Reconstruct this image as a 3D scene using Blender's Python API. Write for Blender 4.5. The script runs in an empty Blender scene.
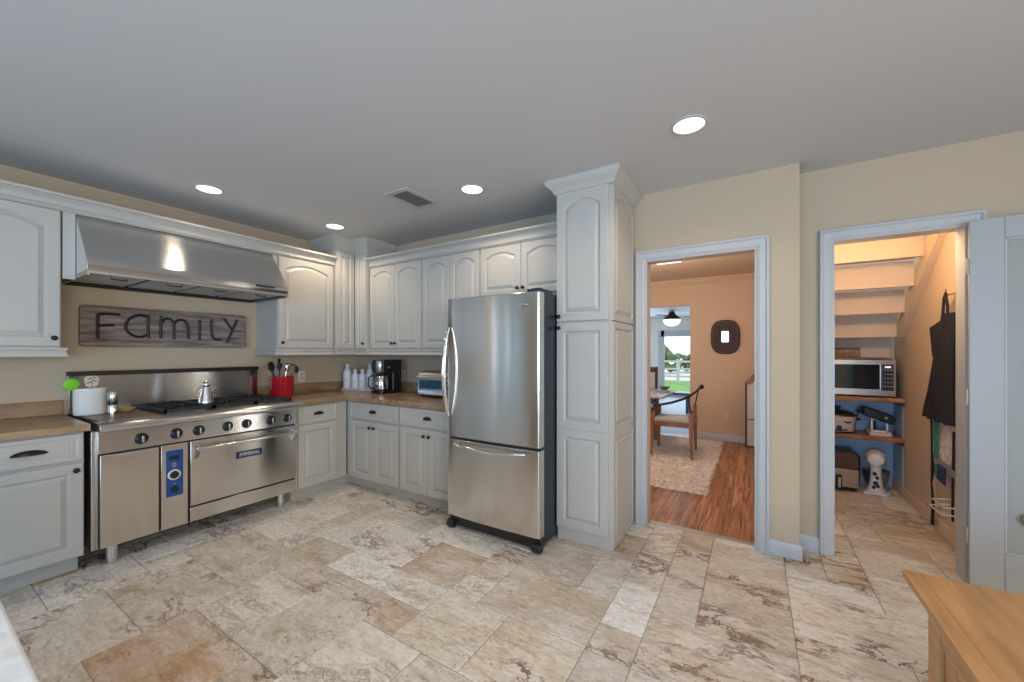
import bpy, bmesh, math, random
from math import sin, cos, pi, radians
from mathutils import Vector, Matrix

SC = bpy.context.scene
COL = SC.collection
random.seed(7)

# ------------------------------------------------------------------ camera
EYE = 1.335
cam_d = bpy.data.cameras.new('camera')
cam = bpy.data.objects.new('camera', cam_d)
COL.objects.link(cam)
cam.location = (0, 0, EYE)
cam.rotation_euler = (pi / 2, 0, radians(31.8))
cam_d.sensor_width = 36.0
cam_d.lens = 390.0 / 1024 * 36.0
cam_d.shift_y = 11.0 / 1024
cam_d.clip_start = 0.05
SC.camera = cam

# ------------------------------------------------------------------ exposure
vs = SC.view_settings
vs.view_transform = 'Standard'
vs.look = 'None'
vs.gamma = 1.0
vs.use_curve_mapping = False
vs.exposure = -0.06

# ------------------------------------------------------------------ sky
world = bpy.data.worlds.new('sky')
SC.world = world
world.use_nodes = True
bg = world.node_tree.nodes['Background']
bg.inputs[0].default_value = (0.80, 0.90, 1.0, 1)
bg.inputs[1].default_value = 2.2


def area(name, loc, rot, sx, sy, power, color, spread=pi):
    l = bpy.data.lights.new(name, 'AREA')
    l.shape = 'RECTANGLE'
    l.size, l.size_y = sx, sy
    l.energy = power
    l.color = color
    l.spread = spread
    o = bpy.data.objects.new(name, l)
    COL.objects.link(o)
    o.location = loc
    o.rotation_euler = rot
    return o


COOL = (0.72, 0.87, 1.0)
NEUTRAL = (1.0, 0.95, 0.88)
WARM = (1.0, 0.80, 0.56)
# daylight entering by the wide window behind the camera
area('daylight_back', (-0.2, -3.30, 1.20), (radians(90), 0, 0), 3.2, 1.9, 128, (0.26, 0.58, 1.0))
area('fill_side', (3.20, -1.2, 1.5), (radians(90), 0, radians(90)), 2.6, 1.2, 122, (1.0, 0.95, 0.88))  # added warm fill from the right, brightening the left wall
# daylight in the sunroom beyond the dining room
area('daylight_sunroom', (-1.9, 12.35, 1.2), (radians(-90), 0, 0), 2.6, 2.0, 30, (0.62, 0.80, 1.0))
area('fill_sunroom_side', (-4.1, 9.6, 1.3), (radians(90), 0, radians(-90)), 3.0, 1.6, 95, (0.80, 0.90, 1.0))  # added fill, no window there; lifts the dark garden door frame
# added cool fill from the left, with no window built there
area('fill_dining', (-4.1, 5.0, 1.4), (radians(90), 0, radians(-90)), 1.8, 1.4, 45, (0.75, 0.88, 1.0))


def recessed(loc, power, color=WARM, r=0.035, cone=150):
    l = bpy.data.lights.new('recessed_lamp', 'SPOT')
    l.energy = power
    l.color = color
    l.spot_size = radians(cone)
    l.spot_blend = 0.7
    l.shadow_soft_size = r
    o = bpy.data.objects.new('recessed_lamp', l)
    COL.objects.link(o)
    o.location = loc
    return o


def bulb(name, loc, power, color, r=0.06):
    l = bpy.data.lights.new(name, 'POINT')
    l.energy = power
    l.color = color
    l.shadow_soft_size = r
    o = bpy.data.objects.new(name, l)
    COL.objects.link(o)
    o.location = loc
    return o


ZC = 2.55
for p in ((-3.451, 1.281), (-3.438, 2.30), (-1.785, 2.314), (-0.295, 2.273),
          (-1.6, 0.0), (0.9, 0.6), (1.6, -1.4), (-3.72, -1.18)):  # last lamp is added, brightening the wall mirrored in the refrigerator
    recessed((p[0], p[1], ZC - 0.03), 4 if -3.46 < p[0] < -3.44 else 20.5)
bulb('dining_lamp', (-1.0, 4.7, 2.22), 40, (1.0, 0.76, 0.52), 0.12)
bulb('closet_lamp', (0.60, 3.48, 2.12), 19, (1.0, 0.72, 0.44), 0.06)


# ------------------------------------------------------------------ materials
def nodes_of(name):
    m = bpy.data.materials.new(name)
    m.use_nodes = True
    nt = m.node_tree
    b = nt.nodes['Principled BSDF']
    return m, nt, b


def M(name, col, rough=0.5, metal=0.0, var=None, bump=None, stretch=(1, 1, 1), spec=0.5,
      coat=0.0, aniso=0.0, transmission=0.0, emit=None, col2=None, rot=(0, 0, 0)):
    m, nt, b = nodes_of(name)
    N, L = nt.nodes, nt.links
    b.inputs['Base Color'].default_value = (*col, 1)
    b.inputs['Roughness'].default_value = rough
    b.inputs['Metallic'].default_value = metal
    b.inputs['Specular IOR Level'].default_value = spec
    b.inputs['Coat Weight'].default_value = coat
    b.inputs['Transmission Weight'].default_value = transmission
    if aniso:
        b.inputs['Anisotropic'].default_value = aniso
        t = N.new('ShaderNodeCombineXYZ')
        t.inputs[2].default_value = 1.0
        L.new(t.outputs[0], b.inputs['Tangent'])
    if emit:
        b.inputs['Emission Color'].default_value = (*emit[:3], 1)
        b.inputs['Emission Strength'].default_value = emit[3]
    if var or bump:
        tc = N.new('ShaderNodeTexCoord')
        mp = N.new('ShaderNodeMapping')
        mp.inputs['Scale'].default_value = stretch
        mp.inputs['Rotation'].default_value = rot
        L.new(tc.outputs['Object'], mp.inputs[0])
    if var:
        nz = N.new('ShaderNodeTexNoise')
        nz.inputs['Scale'].default_value = var[0]
        nz.inputs['Detail'].default_value = 6
        L.new(mp.outputs[0], nz.inputs[0])
        r = N.new('ShaderNodeValToRGB')
        r.color_ramp.elements[0].position = 0.3
        r.color_ramp.elements[1].position = 0.7
        c2 = col2 or tuple(c * (1 - var[1]) for c in col)
        r.color_ramp.elements[0].color = (*c2, 1)
        r.color_ramp.elements[1].color = (*(min(1, c * (1 + (0 if col2 else var[1] * .5))) for c in col), 1)
        L.new(nz.outputs[0], r.inputs[0])
        L.new(r.outputs[0], b.inputs['Base Color'])
    if bump:
        nb = N.new('ShaderNodeTexNoise')
        nb.inputs['Scale'].default_value = bump[0]
        nb.inputs['Detail'].default_value = 4
        L.new(mp.outputs[0], nb.inputs[0])
        bp = N.new('ShaderNodeBump')
        bp.inputs['Strength'].default_value = bump[1]
        bp.inputs['Distance'].default_value = 0.01
        L.new(nb.outputs[0], bp.inputs['Height'])
        L.new(bp.outputs[0], b.inputs['Normal'])
    return m


def travertine():
    m, nt, b = nodes_of('travertine_tile')
    N, L = nt.nodes, nt.links
    at = N.new('ShaderNodeAttribute'); at.attribute_name = 'tile'
    rd = N.new('ShaderNodeAttribute'); rd.attribute_name = 'seed'
    geo = N.new('ShaderNodeNewGeometry')
    off = N.new('ShaderNodeVectorMath'); off.operation = 'MULTIPLY_ADD'
    L.new(rd.outputs['Color'], off.inputs[0])
    off.inputs[1].default_value = (37, 53, 71)
    L.new(geo.outputs['Position'], off.inputs[2])
    mp = N.new('ShaderNodeMapping'); mp.inputs['Scale'].default_value = (1.0, 1.9, 1)
    L.new(off.outputs[0], mp.inputs[0])

    def noise(scale, detail=5, dist=0.0, rough=.55):
        n = N.new('ShaderNodeTexNoise')
        n.inputs['Scale'].default_value = scale
        n.inputs['Detail'].default_value = detail
        n.inputs['Distortion'].default_value = dist
        n.inputs['Roughness'].default_value = rough
        L.new(mp.outputs[0], n.inputs[0])
        return n.outputs[0]

    def mrange(src, a, b_, c=0.0, d=1.0):
        r = N.new('ShaderNodeMapRange')
        r.inputs[1].default_value = a; r.inputs[2].default_value = b_
        r.inputs[3].default_value = c; r.inputs[4].default_value = d
        L.new(src, r.inputs[0])
        return r.outputs[0]

    def math_(op, a, b_):
        n = N.new('ShaderNodeMath'); n.operation = op
        for i, v in enumerate((a, b_)):
            if isinstance(v, (int, float)): n.inputs[i].default_value = v
            else: L.new(v, n.inputs[i])
        return n.outputs[0]

    def mix(fac, c1, c2, mode='MIX'):
        n = N.new('ShaderNodeMix'); n.data_type = 'RGBA'; n.blend_type = mode
        if isinstance(fac, (int, float)): n.inputs[0].default_value = fac
        else: L.new(fac, n.inputs[0])
        for i, c in ((6, c1), (7, c2)):
            if isinstance(c, tuple): n.inputs[i].default_value = (*c, 1)
            else: L.new(c, n.inputs[i])
        return n.outputs[2]

    base = at.outputs['Color']
    cloud = mrange(noise(3.2, 6, .6), .35, .65)
    c = mix(math_('MULTIPLY', cloud, .50), base, (.79, .78, .765))
    tan = mrange(noise(4.5, 5, 1.2), .53, .72)
    c = mix(math_('MULTIPLY', tan, .35), c, (.40, .285, .19))
    fine = mrange(noise(28, 6), .3, .7, .90, 1.25)
    c = mix(1.0, c, fine, 'MULTIPLY')
    # bedding streaks along the tile
    m3 = N.new('ShaderNodeMapping'); m3.inputs['Scale'].default_value = (1.0, 4.2, 1)
    L.new(off.outputs[0], m3.inputs[0])
    st = N.new('ShaderNodeTexNoise'); st.inputs['Scale'].default_value = 4.5
    st.inputs['Detail'].default_value = 9; st.inputs['Roughness'].default_value = .68; st.inputs['Distortion'].default_value = .5
    L.new(m3.outputs[0], st.inputs[0])
    c = mix(mrange(st.outputs[0], .54, .70, 0, .55), c, (.37, .245, .15))
    c = mix(mrange(st.outputs[0], .30, .44, .45, 0), c, (.74, .71, .66))
    # veins: ragged thin ridges, only in patches and mostly on some tiles
    v = noise(3.4, 12, .55, .70)
    ridge = math_('ABSOLUTE', math_('SUBTRACT', v, .5), 0)
    vein = mrange(ridge, .006, .036, 1, 0)
    patch = mrange(noise(1.9, 4, .3), .47, .57)
    vein = math_('MULTIPLY', math_('MULTIPLY', vein, patch), at.outputs['Alpha'])
    c = mix(math_('MULTIPLY', vein, .95), c, (.135, .055, .024))
    v2 = noise(9.5, 9, .5, .66)
    r2 = mrange(math_('ABSOLUTE', math_('SUBTRACT', v2, .47), 0), 0, .020, 1, 0)
    p2 = mrange(noise(3.3, 3, .2), .50, .62)
    c = mix(math_('MULTIPLY', math_('MULTIPLY', r2, p2), .70), c, (.17, .085, .042))
    pits = mrange(noise(40, 3, .3), .64, .70)
    c = mix(math_('MULTIPLY', pits, .6), c, (.16, .09, .05))
    L.new(c, b.inputs['Base Color'])
    ro = mrange(noise(8), .3, .7, .38, .62)
    L.new(ro, b.inputs['Roughness'])
    b.inputs['Specular IOR Level'].default_value = .35
    bp = N.new('ShaderNodeBump'); bp.inputs['Strength'].default_value = .25
    bp.inputs['Distance'].default_value = .004
    L.new(noise(14, 6, .6), bp.inputs['Height'])
    L.new(bp.outputs[0], b.inputs['Normal'])
    return m


def planks(name, c1, c2, pw=0.083, pl=1.1, rough=.32, turn=True):
    m, nt, b = nodes_of(name)
    N, L = nt.nodes, nt.links
    tc = N.new('ShaderNodeTexCoord')
    mp = N.new('ShaderNodeMapping')
    mp.inputs['Rotation'].default_value = (0, 0, pi / 2 if turn else 0)
    L.new(tc.outputs['Object'], mp.inputs[0])
    br = N.new('ShaderNodeTexBrick')
    br.inputs['Scale'].default_value = 1
    br.inputs['Mortar Size'].default_value = .0012
    br.inputs['Brick Width'].default_value = pl
    br.inputs['Row Height'].default_value = pw
    br.inputs['Color1'].default_value = (*c1, 1)
    br.inputs['Color2'].default_value = (*c2, 1)
    br.inputs['Mortar'].default_value = (.06, .03, .015, 1)
    L.new(mp.outputs[0], br.inputs[0])
    m2 = N.new('ShaderNodeMapping'); m2.inputs['Scale'].default_value = (1.6, 26, 1)
    L.new(mp.outputs[0], m2.inputs[0])
    nz = N.new('ShaderNodeTexNoise'); nz.inputs['Scale'].default_value = 1.6
    nz.inputs['Detail'].default_value = 7; nz.inputs['Distortion'].default_value = .9
    L.new(m2.outputs[0], nz.inputs[0])
    r = N.new('ShaderNodeValToRGB')
    r.color_ramp.elements[0].position = .36; r.color_ramp.elements[0].color = (.45, .40, .36, 1)
    r.color_ramp.elements[1].position = .64; r.color_ramp.elements[1].color = (1.25, 1.2, 1.15, 1)
    L.new(nz.outputs[0], r.inputs[0])
    mx = N.new('ShaderNodeMix'); mx.data_type = 'RGBA'; mx.blend_type = 'MULTIPLY'
    mx.inputs[0].default_value = 1
    L.new(br.outputs[0], mx.inputs[6]); L.new(r.outputs[0], mx.inputs[7])
    L.new(mx.outputs[2], b.inputs['Base Color'])
    b.inputs['Roughness'].default_value = rough
    return m


MT = {}
MT['paint'] = M('white_cabinet_paint', (.485, .47, .435), .38, var=(2.0, .03))
MT['trim'] = M('white_trim_paint', (.48, .485, .49), .4)
MT['doorpaint'] = M('white_door_paint', (.40, .405, .41), .38)
MT['wall'] = M('beige_wall_paint', (.51, .41, .292), .75, bump=(90, .05))
MT['wall2'] = M('beige_wall_paint_shade', (.50, .425, .325), .75, bump=(90, .05))
MT['ceil'] = M('white_ceiling_paint', (.60, .595, .59), .85, bump=(120, .05))
MT['peach'] = M('peach_wall_paint', (.60, .43, .30), .7, bump=(80, .05))
MT['closetpaint'] = M('cream_closet_paint', (.66, .53, .40), .65)
MT['blue'] = M('slate_blue_wall', (.50, .60, .73), .7)
MT['grey_wall'] = M('pale_grey_wall_paint', (.62, .61, .58), .7)
MT['steel'] = M('brushed_steel', (.70, .70, .70), .22, 1.0, aniso=.93, bump=(9, .02), stretch=(1, 1, 60))
MT['steel_v'] = M('vertical_brushed_steel', (.68, .665, .64), .17, 1.0, aniso=.93, bump=(2.2, .012), stretch=(7, 7, .35))
MT['steel_dull'] = M('dull_steel', (.50, .49, .47), .42, 1.0)
MT['filter'] = M('pale_mesh_filter', (.55, .53, .50), .5, .3)
MT['chrome'] = M('polished_chrome', (.75, .74, .72), .12, 1.0)
MT['black'] = M('black_plastic', (.012, .012, .014), .35)
MT['charcoal'] = M('charcoal_enamel', (.012, .019, .032), .30)
MT['iron'] = M('black_cast_iron', (.014, .014, .015), .55, bump=(60, .2))
MT['dark'] = M('recess_shade', (.02, .018, .016), .8)  # near-black colour standing in for the shade inside recesses
MT['bronze'] = M('oil_rubbed_bronze', (.035, .028, .022), .35, .7)
MT['counter'] = M('tan_laminate', (.42, .285, .17), .28, var=(16, .35), stretch=(1, .30, 1), col2=(.19, .115, .06))
MT['griddle'] = M('brown_griddle_plate', (.20, .115, .07), .35, var=(6, .3))
MT['navy'] = M('navy_enamel', (.012, .022, .075), .3)
MT['panelblue'] = M('blue_control_panel', (.010, .07, .26), .35)
MT['white'] = M('white_ceramic', (.72, .72, .70), .25)
MT['whiteplastic'] = M('white_plastic', (.72, .74, .77), .35)
MT['red'] = M('red_glazed_tin', (.42, .010, .018), .22, coat=.4)
MT['green'] = M('green_silicone', (.17, .56, .02), .5)
MT['wood'] = M('light_wood', (.46, .30, .16), .5, var=(5, .3), stretch=(1, 1, .2))
MT['yellow'] = M('yellow_glaze', (.55, .36, .10), .4)
MT['sign'] = M('weathered_sign_wood', (.34, .275, .245), .8, var=(4, .5), stretch=(8, 1.0, 9), col2=(.085, .066, .060), bump=(12, .4))
MT['letter'] = M('black_iron_lettering', (.006, .006, .007), .5)
MT['tile'] = travertine()
MT['grout'] = M('grey_grout', (.24, .20, .16), .9)
MT['woodfloor'] = planks('red_oak_floor', (.46, .23, .125), (.33, .15, .075))
MT['sunfloor'] = M('pale_blue_tile_floor', (.30, .38, .47), .45)
MT['rug'] = M('beige_shag', (.64, .575, .535), .95, var=(26, .25))
MT['chairwood'] = M('brown_chair_wood', (.29, .135, .068), .4, var=(4, .3), stretch=(3, 3, .4))
MT['darkwood'] = M('dark_walnut', (.075, .035, .022), .4)
MT['seat'] = M('grey_seat_fabric', (.47, .50, .53), .7)
MT['tabletop'] = M('grey_washed_tabletop', (.42, .50, .58), .35)
MT['pine'] = M('honey_pine', (.50, .265, .105), .42, var=(3.2, .32), stretch=(7, .8, 7), bump=(20, .05))
MT['pine_x'] = M('honey_pine_breadboard', (.50, .265, .105), .42, var=(3.2, .32), stretch=(7, .8, 7))
MT['shelfwood'] = M('live_edge_shelf_wood', (.40, .165, .065), .45, var=(4, .45), stretch=(.6, 5, 5), bump=(9, .3))
MT['stone'] = M('white_textured_stone', (.78, .78, .78), .45, var=(14, .10), bump=(22, .6))
MT['frost'] = M('frosted_glass', (.33, .35, .335), .22)
MT['glass'] = M('clear_glass', (1, 1, 1), 0.0, transmission=1.0)
MT['ovenglass'] = M('dark_oven_glass', (.012, .018, .025), .08)
MT['tglass'] = M('blue_tinted_oven_glass', (.03, .085, .13), .12)
MT['lamp'] = M('glowing_lens', (1, 1, 1), .5, emit=(1.0, .95, .86, 2.2))
MT['lampcool'] = M('cool_glowing_lens', (1, 1, 1), .5, emit=(.66, .82, 1.0, .75))
MT['lampbowl'] = M('glowing_glass_bowl', (1, .9, .7), .4, emit=(1.0, .86, .60, 1.6))
MT['brass'] = M('aged_brass', (.42, .29, .15), .3, 1.0)
MT['coffee_silver'] = M('silver_plastic', (.58, .58, .57), .25, .9)
MT['apron'] = M('black_apron_cloth', (.010, .011, .020), .8, bump=(40, .2))
MT['floral'] = M('pale_floral_cloth', (.70, .70, .66), .85, var=(22, .5), col2=(.42, .36, .38))
MT['teal'] = M('teal_cloth_binding', (.03, .22, .17), .8)
MT['navycloth'] = M('navy_cloth', (.02, .04, .12), .8)
MT['grass'] = M('lawn_green', (.16, .34, .05), .9, var=(4, .3))
MT['leaf'] = M('garden_leaf', (.10, .17, .06), .8, var=(5, .5))
MT['mirror'] = M('mirror_glass', (.80, .85, .88), .03, 1.0)
MT['carved'] = M('dark_carved_wood', (.10, .06, .045), .55, var=(34, .7), col2=(.03, .018, .012))
MT['wicker'] = M('brown_wicker', (.34, .20, .10), .6)
MT['wickerdark'] = M('dark_wicker_rim', (.04, .02, .012), .6)
MT['blued'] = M('blue_black_appliance', (.015, .018, .024), .3)
MT['cream'] = M('cream_cookware', (.60, .50, .42), .3)
MT['champagne'] = M('champagne_steel', (.52, .40, .30), .3, 1.0)
MT['artpaper'] = M('dark_red_frame', (.12, .035, .025), .4)
MT['concrete'] = M('pale_patio', (.60, .60, .58), .9)
MT['magazine'] = M('grey_magazine_cover', (.25, .27, .30), .4)
MT['dishgrey'] = M('grey_stoneware', (.22, .23, .24), .5)
MT['curtain'] = M('pale_blue_curtain', (.50, .60, .66), .9)
MT['ventgrey'] = M('grey_vent_louvre', (.16, .16, .155), .5)
MT['benchblue'] = M('slate_blue_paint', (.07, .10, .15), .4)
MT['fanmetal'] = M('dark_fan_metal', (.05, .05, .05), .4, .8)


# ------------------------------------------------------------------ mesh helpers
ORIG = {}


class MB:
    """collects solid shapes; build() links them as one mesh object"""

    def __init__(self, T=None):
        self.v, self.f, self.T = [], [], T

    def add(self, verts, faces):
        n = len(self.v)
        T = self.T
        self.v += [tuple(T(*p)) if T else tuple(p) for p in verts]
        self.f += [tuple(i + n for i in f) for f in faces]
        return self

    def box(self, x0, x1, y0, y1, z0, z1):
        return self.add([(x0, y0, z0), (x1, y0, z0), (x1, y1, z0), (x0, y1, z0),
                         (x0, y0, z1), (x1, y0, z1), (x1, y1, z1), (x0, y1, z1)],
                        [(0, 3, 2, 1), (4, 5, 6, 7), (0, 1, 5, 4), (1, 2, 6, 5), (2, 3, 7, 6), (3, 0, 4, 7)])

    def loft(self, loops, cap=True, ring=True):
        n = len(loops[0])
        vs_ = [p for l in loops for p in l]
        fs = []
        for k in range(len(loops) - 1):
            a, b = k * n, (k + 1) * n
            for i in range(n if ring else n - 1):
                j = (i + 1) % n
                fs.append((a + i, a + j, b + j, b + i))
        if cap:
            fs.append(tuple(range(n))[::-1])
            fs.append(tuple(range((len(loops) - 1) * n, len(loops) * n)))
        return self.add(vs_, fs)

    def prism(self, poly, fn, lo, hi):
        return self.loft([[fn(a, b, lo) for a, b in poly], [fn(a, b, hi) for a, b in poly]])

    def lathe(self, prof, c=(0, 0, 0), axis='z', n=20, sx=1.0, sy=1.0, rot=0.0):
        loops = []
        for r, h in prof:
            r = max(r, 1e-4)
            lp = []
            for i in range(n):
                a = 2 * pi * i / n + rot
                p, q = r * cos(a) * sx, r * sin(a) * sy
                if axis == 'z': lp.append((c[0] + p, c[1] + q, c[2] + h))
                elif axis == 'x': lp.append((c[0] + h, c[1] + p, c[2] + q))
                else: lp.append((c[0] + p, c[1] + h, c[2] + q))
            loops.append(lp)
        return self.loft(loops)

    def tube(self, pts, r, n=8, closed=False, flat=1.0):
        pts = [Vector(p) for p in pts]
        k = len(pts)
        rs = r if isinstance(r, (list, tuple)) else [r] * k
        tang = []
        for i in range(k):
            a = pts[(i - 1) % k] if (closed or i > 0) else pts[i]
            b = pts[(i + 1) % k] if (closed or i < k - 1) else pts[i]
            tang.append((b - a).normalized())
        up = Vector((0, 0, 1))
        if abs(tang[0].dot(up)) > .9: up = Vector((1, 0, 0))
        nrm = (up - tang[0] * up.dot(tang[0])).normalized()
        loops = []
        for i in range(k):
            nrm = (nrm - tang[i] * nrm.dot(tang[i])).normalized()
            bi = tang[i].cross(nrm)
            loops.append([tuple(pts[i] + (nrm * cos(2 * pi * j / n) * flat + bi * sin(2 * pi * j / n)) * rs[i]) for j in range(n)])
        if closed:
            loops.append(loops[0])
        return self.loft(loops, cap=not closed)

    def ball(self, c, rx, ry=None, rz=None, n=14, m=8):
        ry = ry or rx; rz = rz or rx
        loops = []
        for k in range(m + 1):
            t = pi * k / m
            s = max(sin(t), .002)
            loops.append([(c[0] + rx * s * cos(2 * pi * i / n), c[1] + ry * s * sin(2 * pi * i / n), c[2] - rz * cos(t)) for i in range(n)])
        return self.loft(loops)

    def sweep(self, path, prof, closed=False):
        """profile (out, z) carried along a horizontal path with mitred corners; out is to the right of travel"""
        k = len(path)
        loops = []
        for i, (x, y) in enumerate(path):
            p = Vector((x, y))
            ds = []
            if i > 0 or closed: ds.append((p - Vector(path[(i - 1) % k])).normalized())
            if i < k - 1 or closed: ds.append((Vector(path[(i + 1) % k]) - p).normalized())
            ns = [Vector((d.y, -d.x)) for d in ds]
            mdir = sum(ns, Vector((0, 0))).normalized()
            sc = 1.0 / max(.2, mdir.dot(ns[0]))
            loops.append([(x + mdir.x * o * sc, y + mdir.y * o * sc, z) for o, z in prof])
        if closed: loops.append(loops[0])
        return self.loft(loops, cap=not closed)

    def panel(self, u0, u1, z0, z1, n0, t=.02, frame=.055, rise=0.0, ns=14, groove=.012):
        """raised-panel leaf in (u, n, z): outer slab, sticking groove, raised field; the top of the field may be arched"""
        def loop(d, n, rs):
            a, b = u0 + d, u1 - d
            out = [(a, n, z0 + d), (b, n, z0 + d)]
            for i in range(ns + 1):
                s = 1 - i / ns
                out.append((a + (b - a) * s, n, z1 - d - rs + rs * (1 - (2 * s - 1) ** 2)))
            return out
        w = frame
        self.loft([loop(0, n0, 0), loop(0, n0 + t - .003, 0), loop(.003, n0 + t, 0), loop(w, n0 + t, rise),
                   loop(w + .005, n0 + t - .004, rise), loop(w + .009, n0 + t - groove, rise), loop(w + .015, n0 + t - groove, rise),
                   loop(w + .018, n0 + t - groove + .003, rise), loop(w + .034, n0 + t - .0025, rise), loop(w + .036, n0 + t, rise)])
        return self

    def build(self, name, mat, parent=None, bevel=0.0, smooth=40):
        me = bpy.data.meshes.new(name)
        o_ = ORIG.get(parent.name, (0, 0, 0)) if parent else (0, 0, 0)
        me.from_pydata([(p[0] - o_[0], p[1] - o_[1], p[2] - o_[2]) for p in self.v], [], self.f)
        bm = bmesh.new()
        bm.from_mesh(me)
        bmesh.ops.recalc_face_normals(bm, faces=bm.faces)
        bm.to_mesh(me)
        bm.free()
        me.materials.append(MT[mat] if isinstance(mat, str) else mat)
        ob = bpy.data.objects.new(name, me)
        COL.objects.link(ob)
        if parent:
            ob.parent = parent
            ORIG[ob.name] = o_
        else:
            ORIG[ob.name] = (0, 0, 0)
        if bevel:
            md = ob.modifiers.new('bevel', 'BEVEL')
            md.width = bevel
            md.segments = 2
            md.limit_method = 'ANGLE'
            md.angle_limit = radians(50)
        if smooth:
            me.polygons.foreach_set('use_smooth', [True] * len(me.polygons))
            me.set_sharp_from_angle(angle=radians(smooth))
        return ob


def thing(name, label, cat, loc=(0, 0, 0), rotz=0.0, group=None, local=False):
    o = bpy.data.objects.new(name, None)
    COL.objects.link(o)
    o.empty_display_size = .05
    o.location = loc
    o.rotation_euler = (0, 0, rotz)
    o['label'] = label
    o['category'] = cat
    if group: o['group'] = group
    ORIG[o.name] = (0, 0, 0) if local else tuple(loc)
    return o


def tag(o, label, cat, group=None, kind=None):
    o['label'] = label
    o['category'] = cat
    if group: o['group'] = group
    if kind: o['kind'] = kind
    return o


def struct(o, label, cat):
    return tag(o, label, cat, kind='structure')


def dup(root, loc, rotz, label, group=None):
    r = root.copy(); COL.objects.link(r)
    r.location = loc; r.rotation_euler = (0, 0, rotz)
    r['label'] = label
    if group: r['group'] = group
    for ch in list(root.children):
        c = ch.copy(); COL.objects.link(c); c.parent = r
        for g in ch.children:
            d = g.copy(); COL.objects.link(d); d.parent = c
    return r


def rect_hole_wall(mb, axis, a0, a1, b0, b1, z1, holes):
    """wall slab spanning a (along), b (thickness); holes = (lo, hi, zlo, zhi)"""
    def bx(lo, hi, zl, zh):
        if hi - lo < 1e-4 or zh - zl < 1e-4: return
        if axis == 'x': mb.box(lo, hi, b0, b1, zl, zh)
        else: mb.box(b0, b1, lo, hi, zl, zh)
    cur = a0
    for lo, hi, zl, zh in sorted(holes):
        bx(cur, lo, 0, z1)
        bx(lo, hi, 0, zl)
        bx(lo, hi, zh, z1)
        cur = hi
    bx(cur, a1, 0, z1)
    return mb


# key planes
XW = -4.14            # left wall
YB = 3.10             # back wall
YC = 3.294            # closet-door wall
XS = 0.25             # the step between the two
XR, YBK = 3.30, -3.40  # walls behind the camera

# ------------------------------------------------------------------ floor tiles
CELL = .2032
GX, GY = -0.445, 1.67
PAL = [((.60, .545, .475), 6), ((.50, .42, .335), 3), ((.55, .49, .42), 5), ((.45, .35, .25), 2), ((.66, .63, .58), 4)]
TONES = [c for c, n in PAL for _ in range(n)]
FIXED = [(-1, 1, 1, 2, (.80, .79, .77), 0), (-4, 0, 3, 2, (.47, .395, .31), .4), (-5, 0, 1, 1, (.66, .60, .52), .5),
         (-5, -2, 2, 2, (.60, .53, .44), 0), (-6, -2, 1, 1, (.45, .33, .22), .4), (-9, -1, 2, 1, (.76, .74, .69), .1),
         (-10, -6, 3, 2, (.43, .27, .155), .5), (-10, -4, 2, 2, (.62, .555, .465), .4), (-13, -5, 3, 2, (.56, .46, .35), .7),
         (-13, -7, 3, 2, (.56, .50, .42), .9), (-15, -6, 2, 2, (.64, .57, .48), .6), (-14, -3, 3, 2, (.56, .48, .38), .4),
         (-11, -2, 2, 2, (.46, .37, .27), 0), (-9, -2, 1, 1, (.47, .36, .26), .7), (-8, -4, 2, 3, (.60, .53, .44), 1),
         (-6, -5, 2, 3, (.64, .59, .52), .5), (-3, -2, 2, 2, (.62, .53, .42), 1),
         (-7, 0, 2, 2, (.46, .36, .27), .5), (1, 2, 2, 3, (.55, .47, .38), .9), (3, 3, 3, 2, (.60, .53, .44), 1),
         (0, 0, 3, 2, (.56, .49, .41), .8), (3, 0, 2, 3, (.58, .52, .44), .9), (-17, -6, 2, 1, (.40, .25, .14), .5)]


def tiles():
    i0, i1, j0, j1 = -19, 19, -26, 19
    occ = {}

    def inside(i, j):
        x, y = GX + (i + .5) * CELL, GY + (j + .5) * CELL
        if y < YB + .12 and -4.3 < x < XR + .2: return True
        if y < YC + .25 and .1 < x < XR + .2: return True
        return .25 < x < 1.5 and y < 5.5
    out = []
    for t in FIXED:
        out.append(t)
        for a in range(t[2]):
            for b in range(t[3]): occ[(t[0] + a, t[1] + b)] = 1
    rnd = random.Random(21)
    for j in range(j0, j1):
        for i in range(i0, i1):
            if (i, j) in occ or not inside(i, j): continue
            opts = [(2, 2), (3, 2), (2, 3), (2, 1), (1, 2), (2, 2), (3, 2)]
            rnd.shuffle(opts)
            for w, h in opts + [(2, 1), (1, 2), (1, 1)]:
                if all((i + a, j + b) not in occ and inside(i + a, j + b) for a in range(w) for b in range(h)):
                    break
            for a in range(w):
                for b in range(h): occ[(i + a, j + b)] = 1
            out.append((i, j, w, h, rnd.choice(TONES), rnd.choice((0, .3, .5, .8, 1))))
    return out


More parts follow.
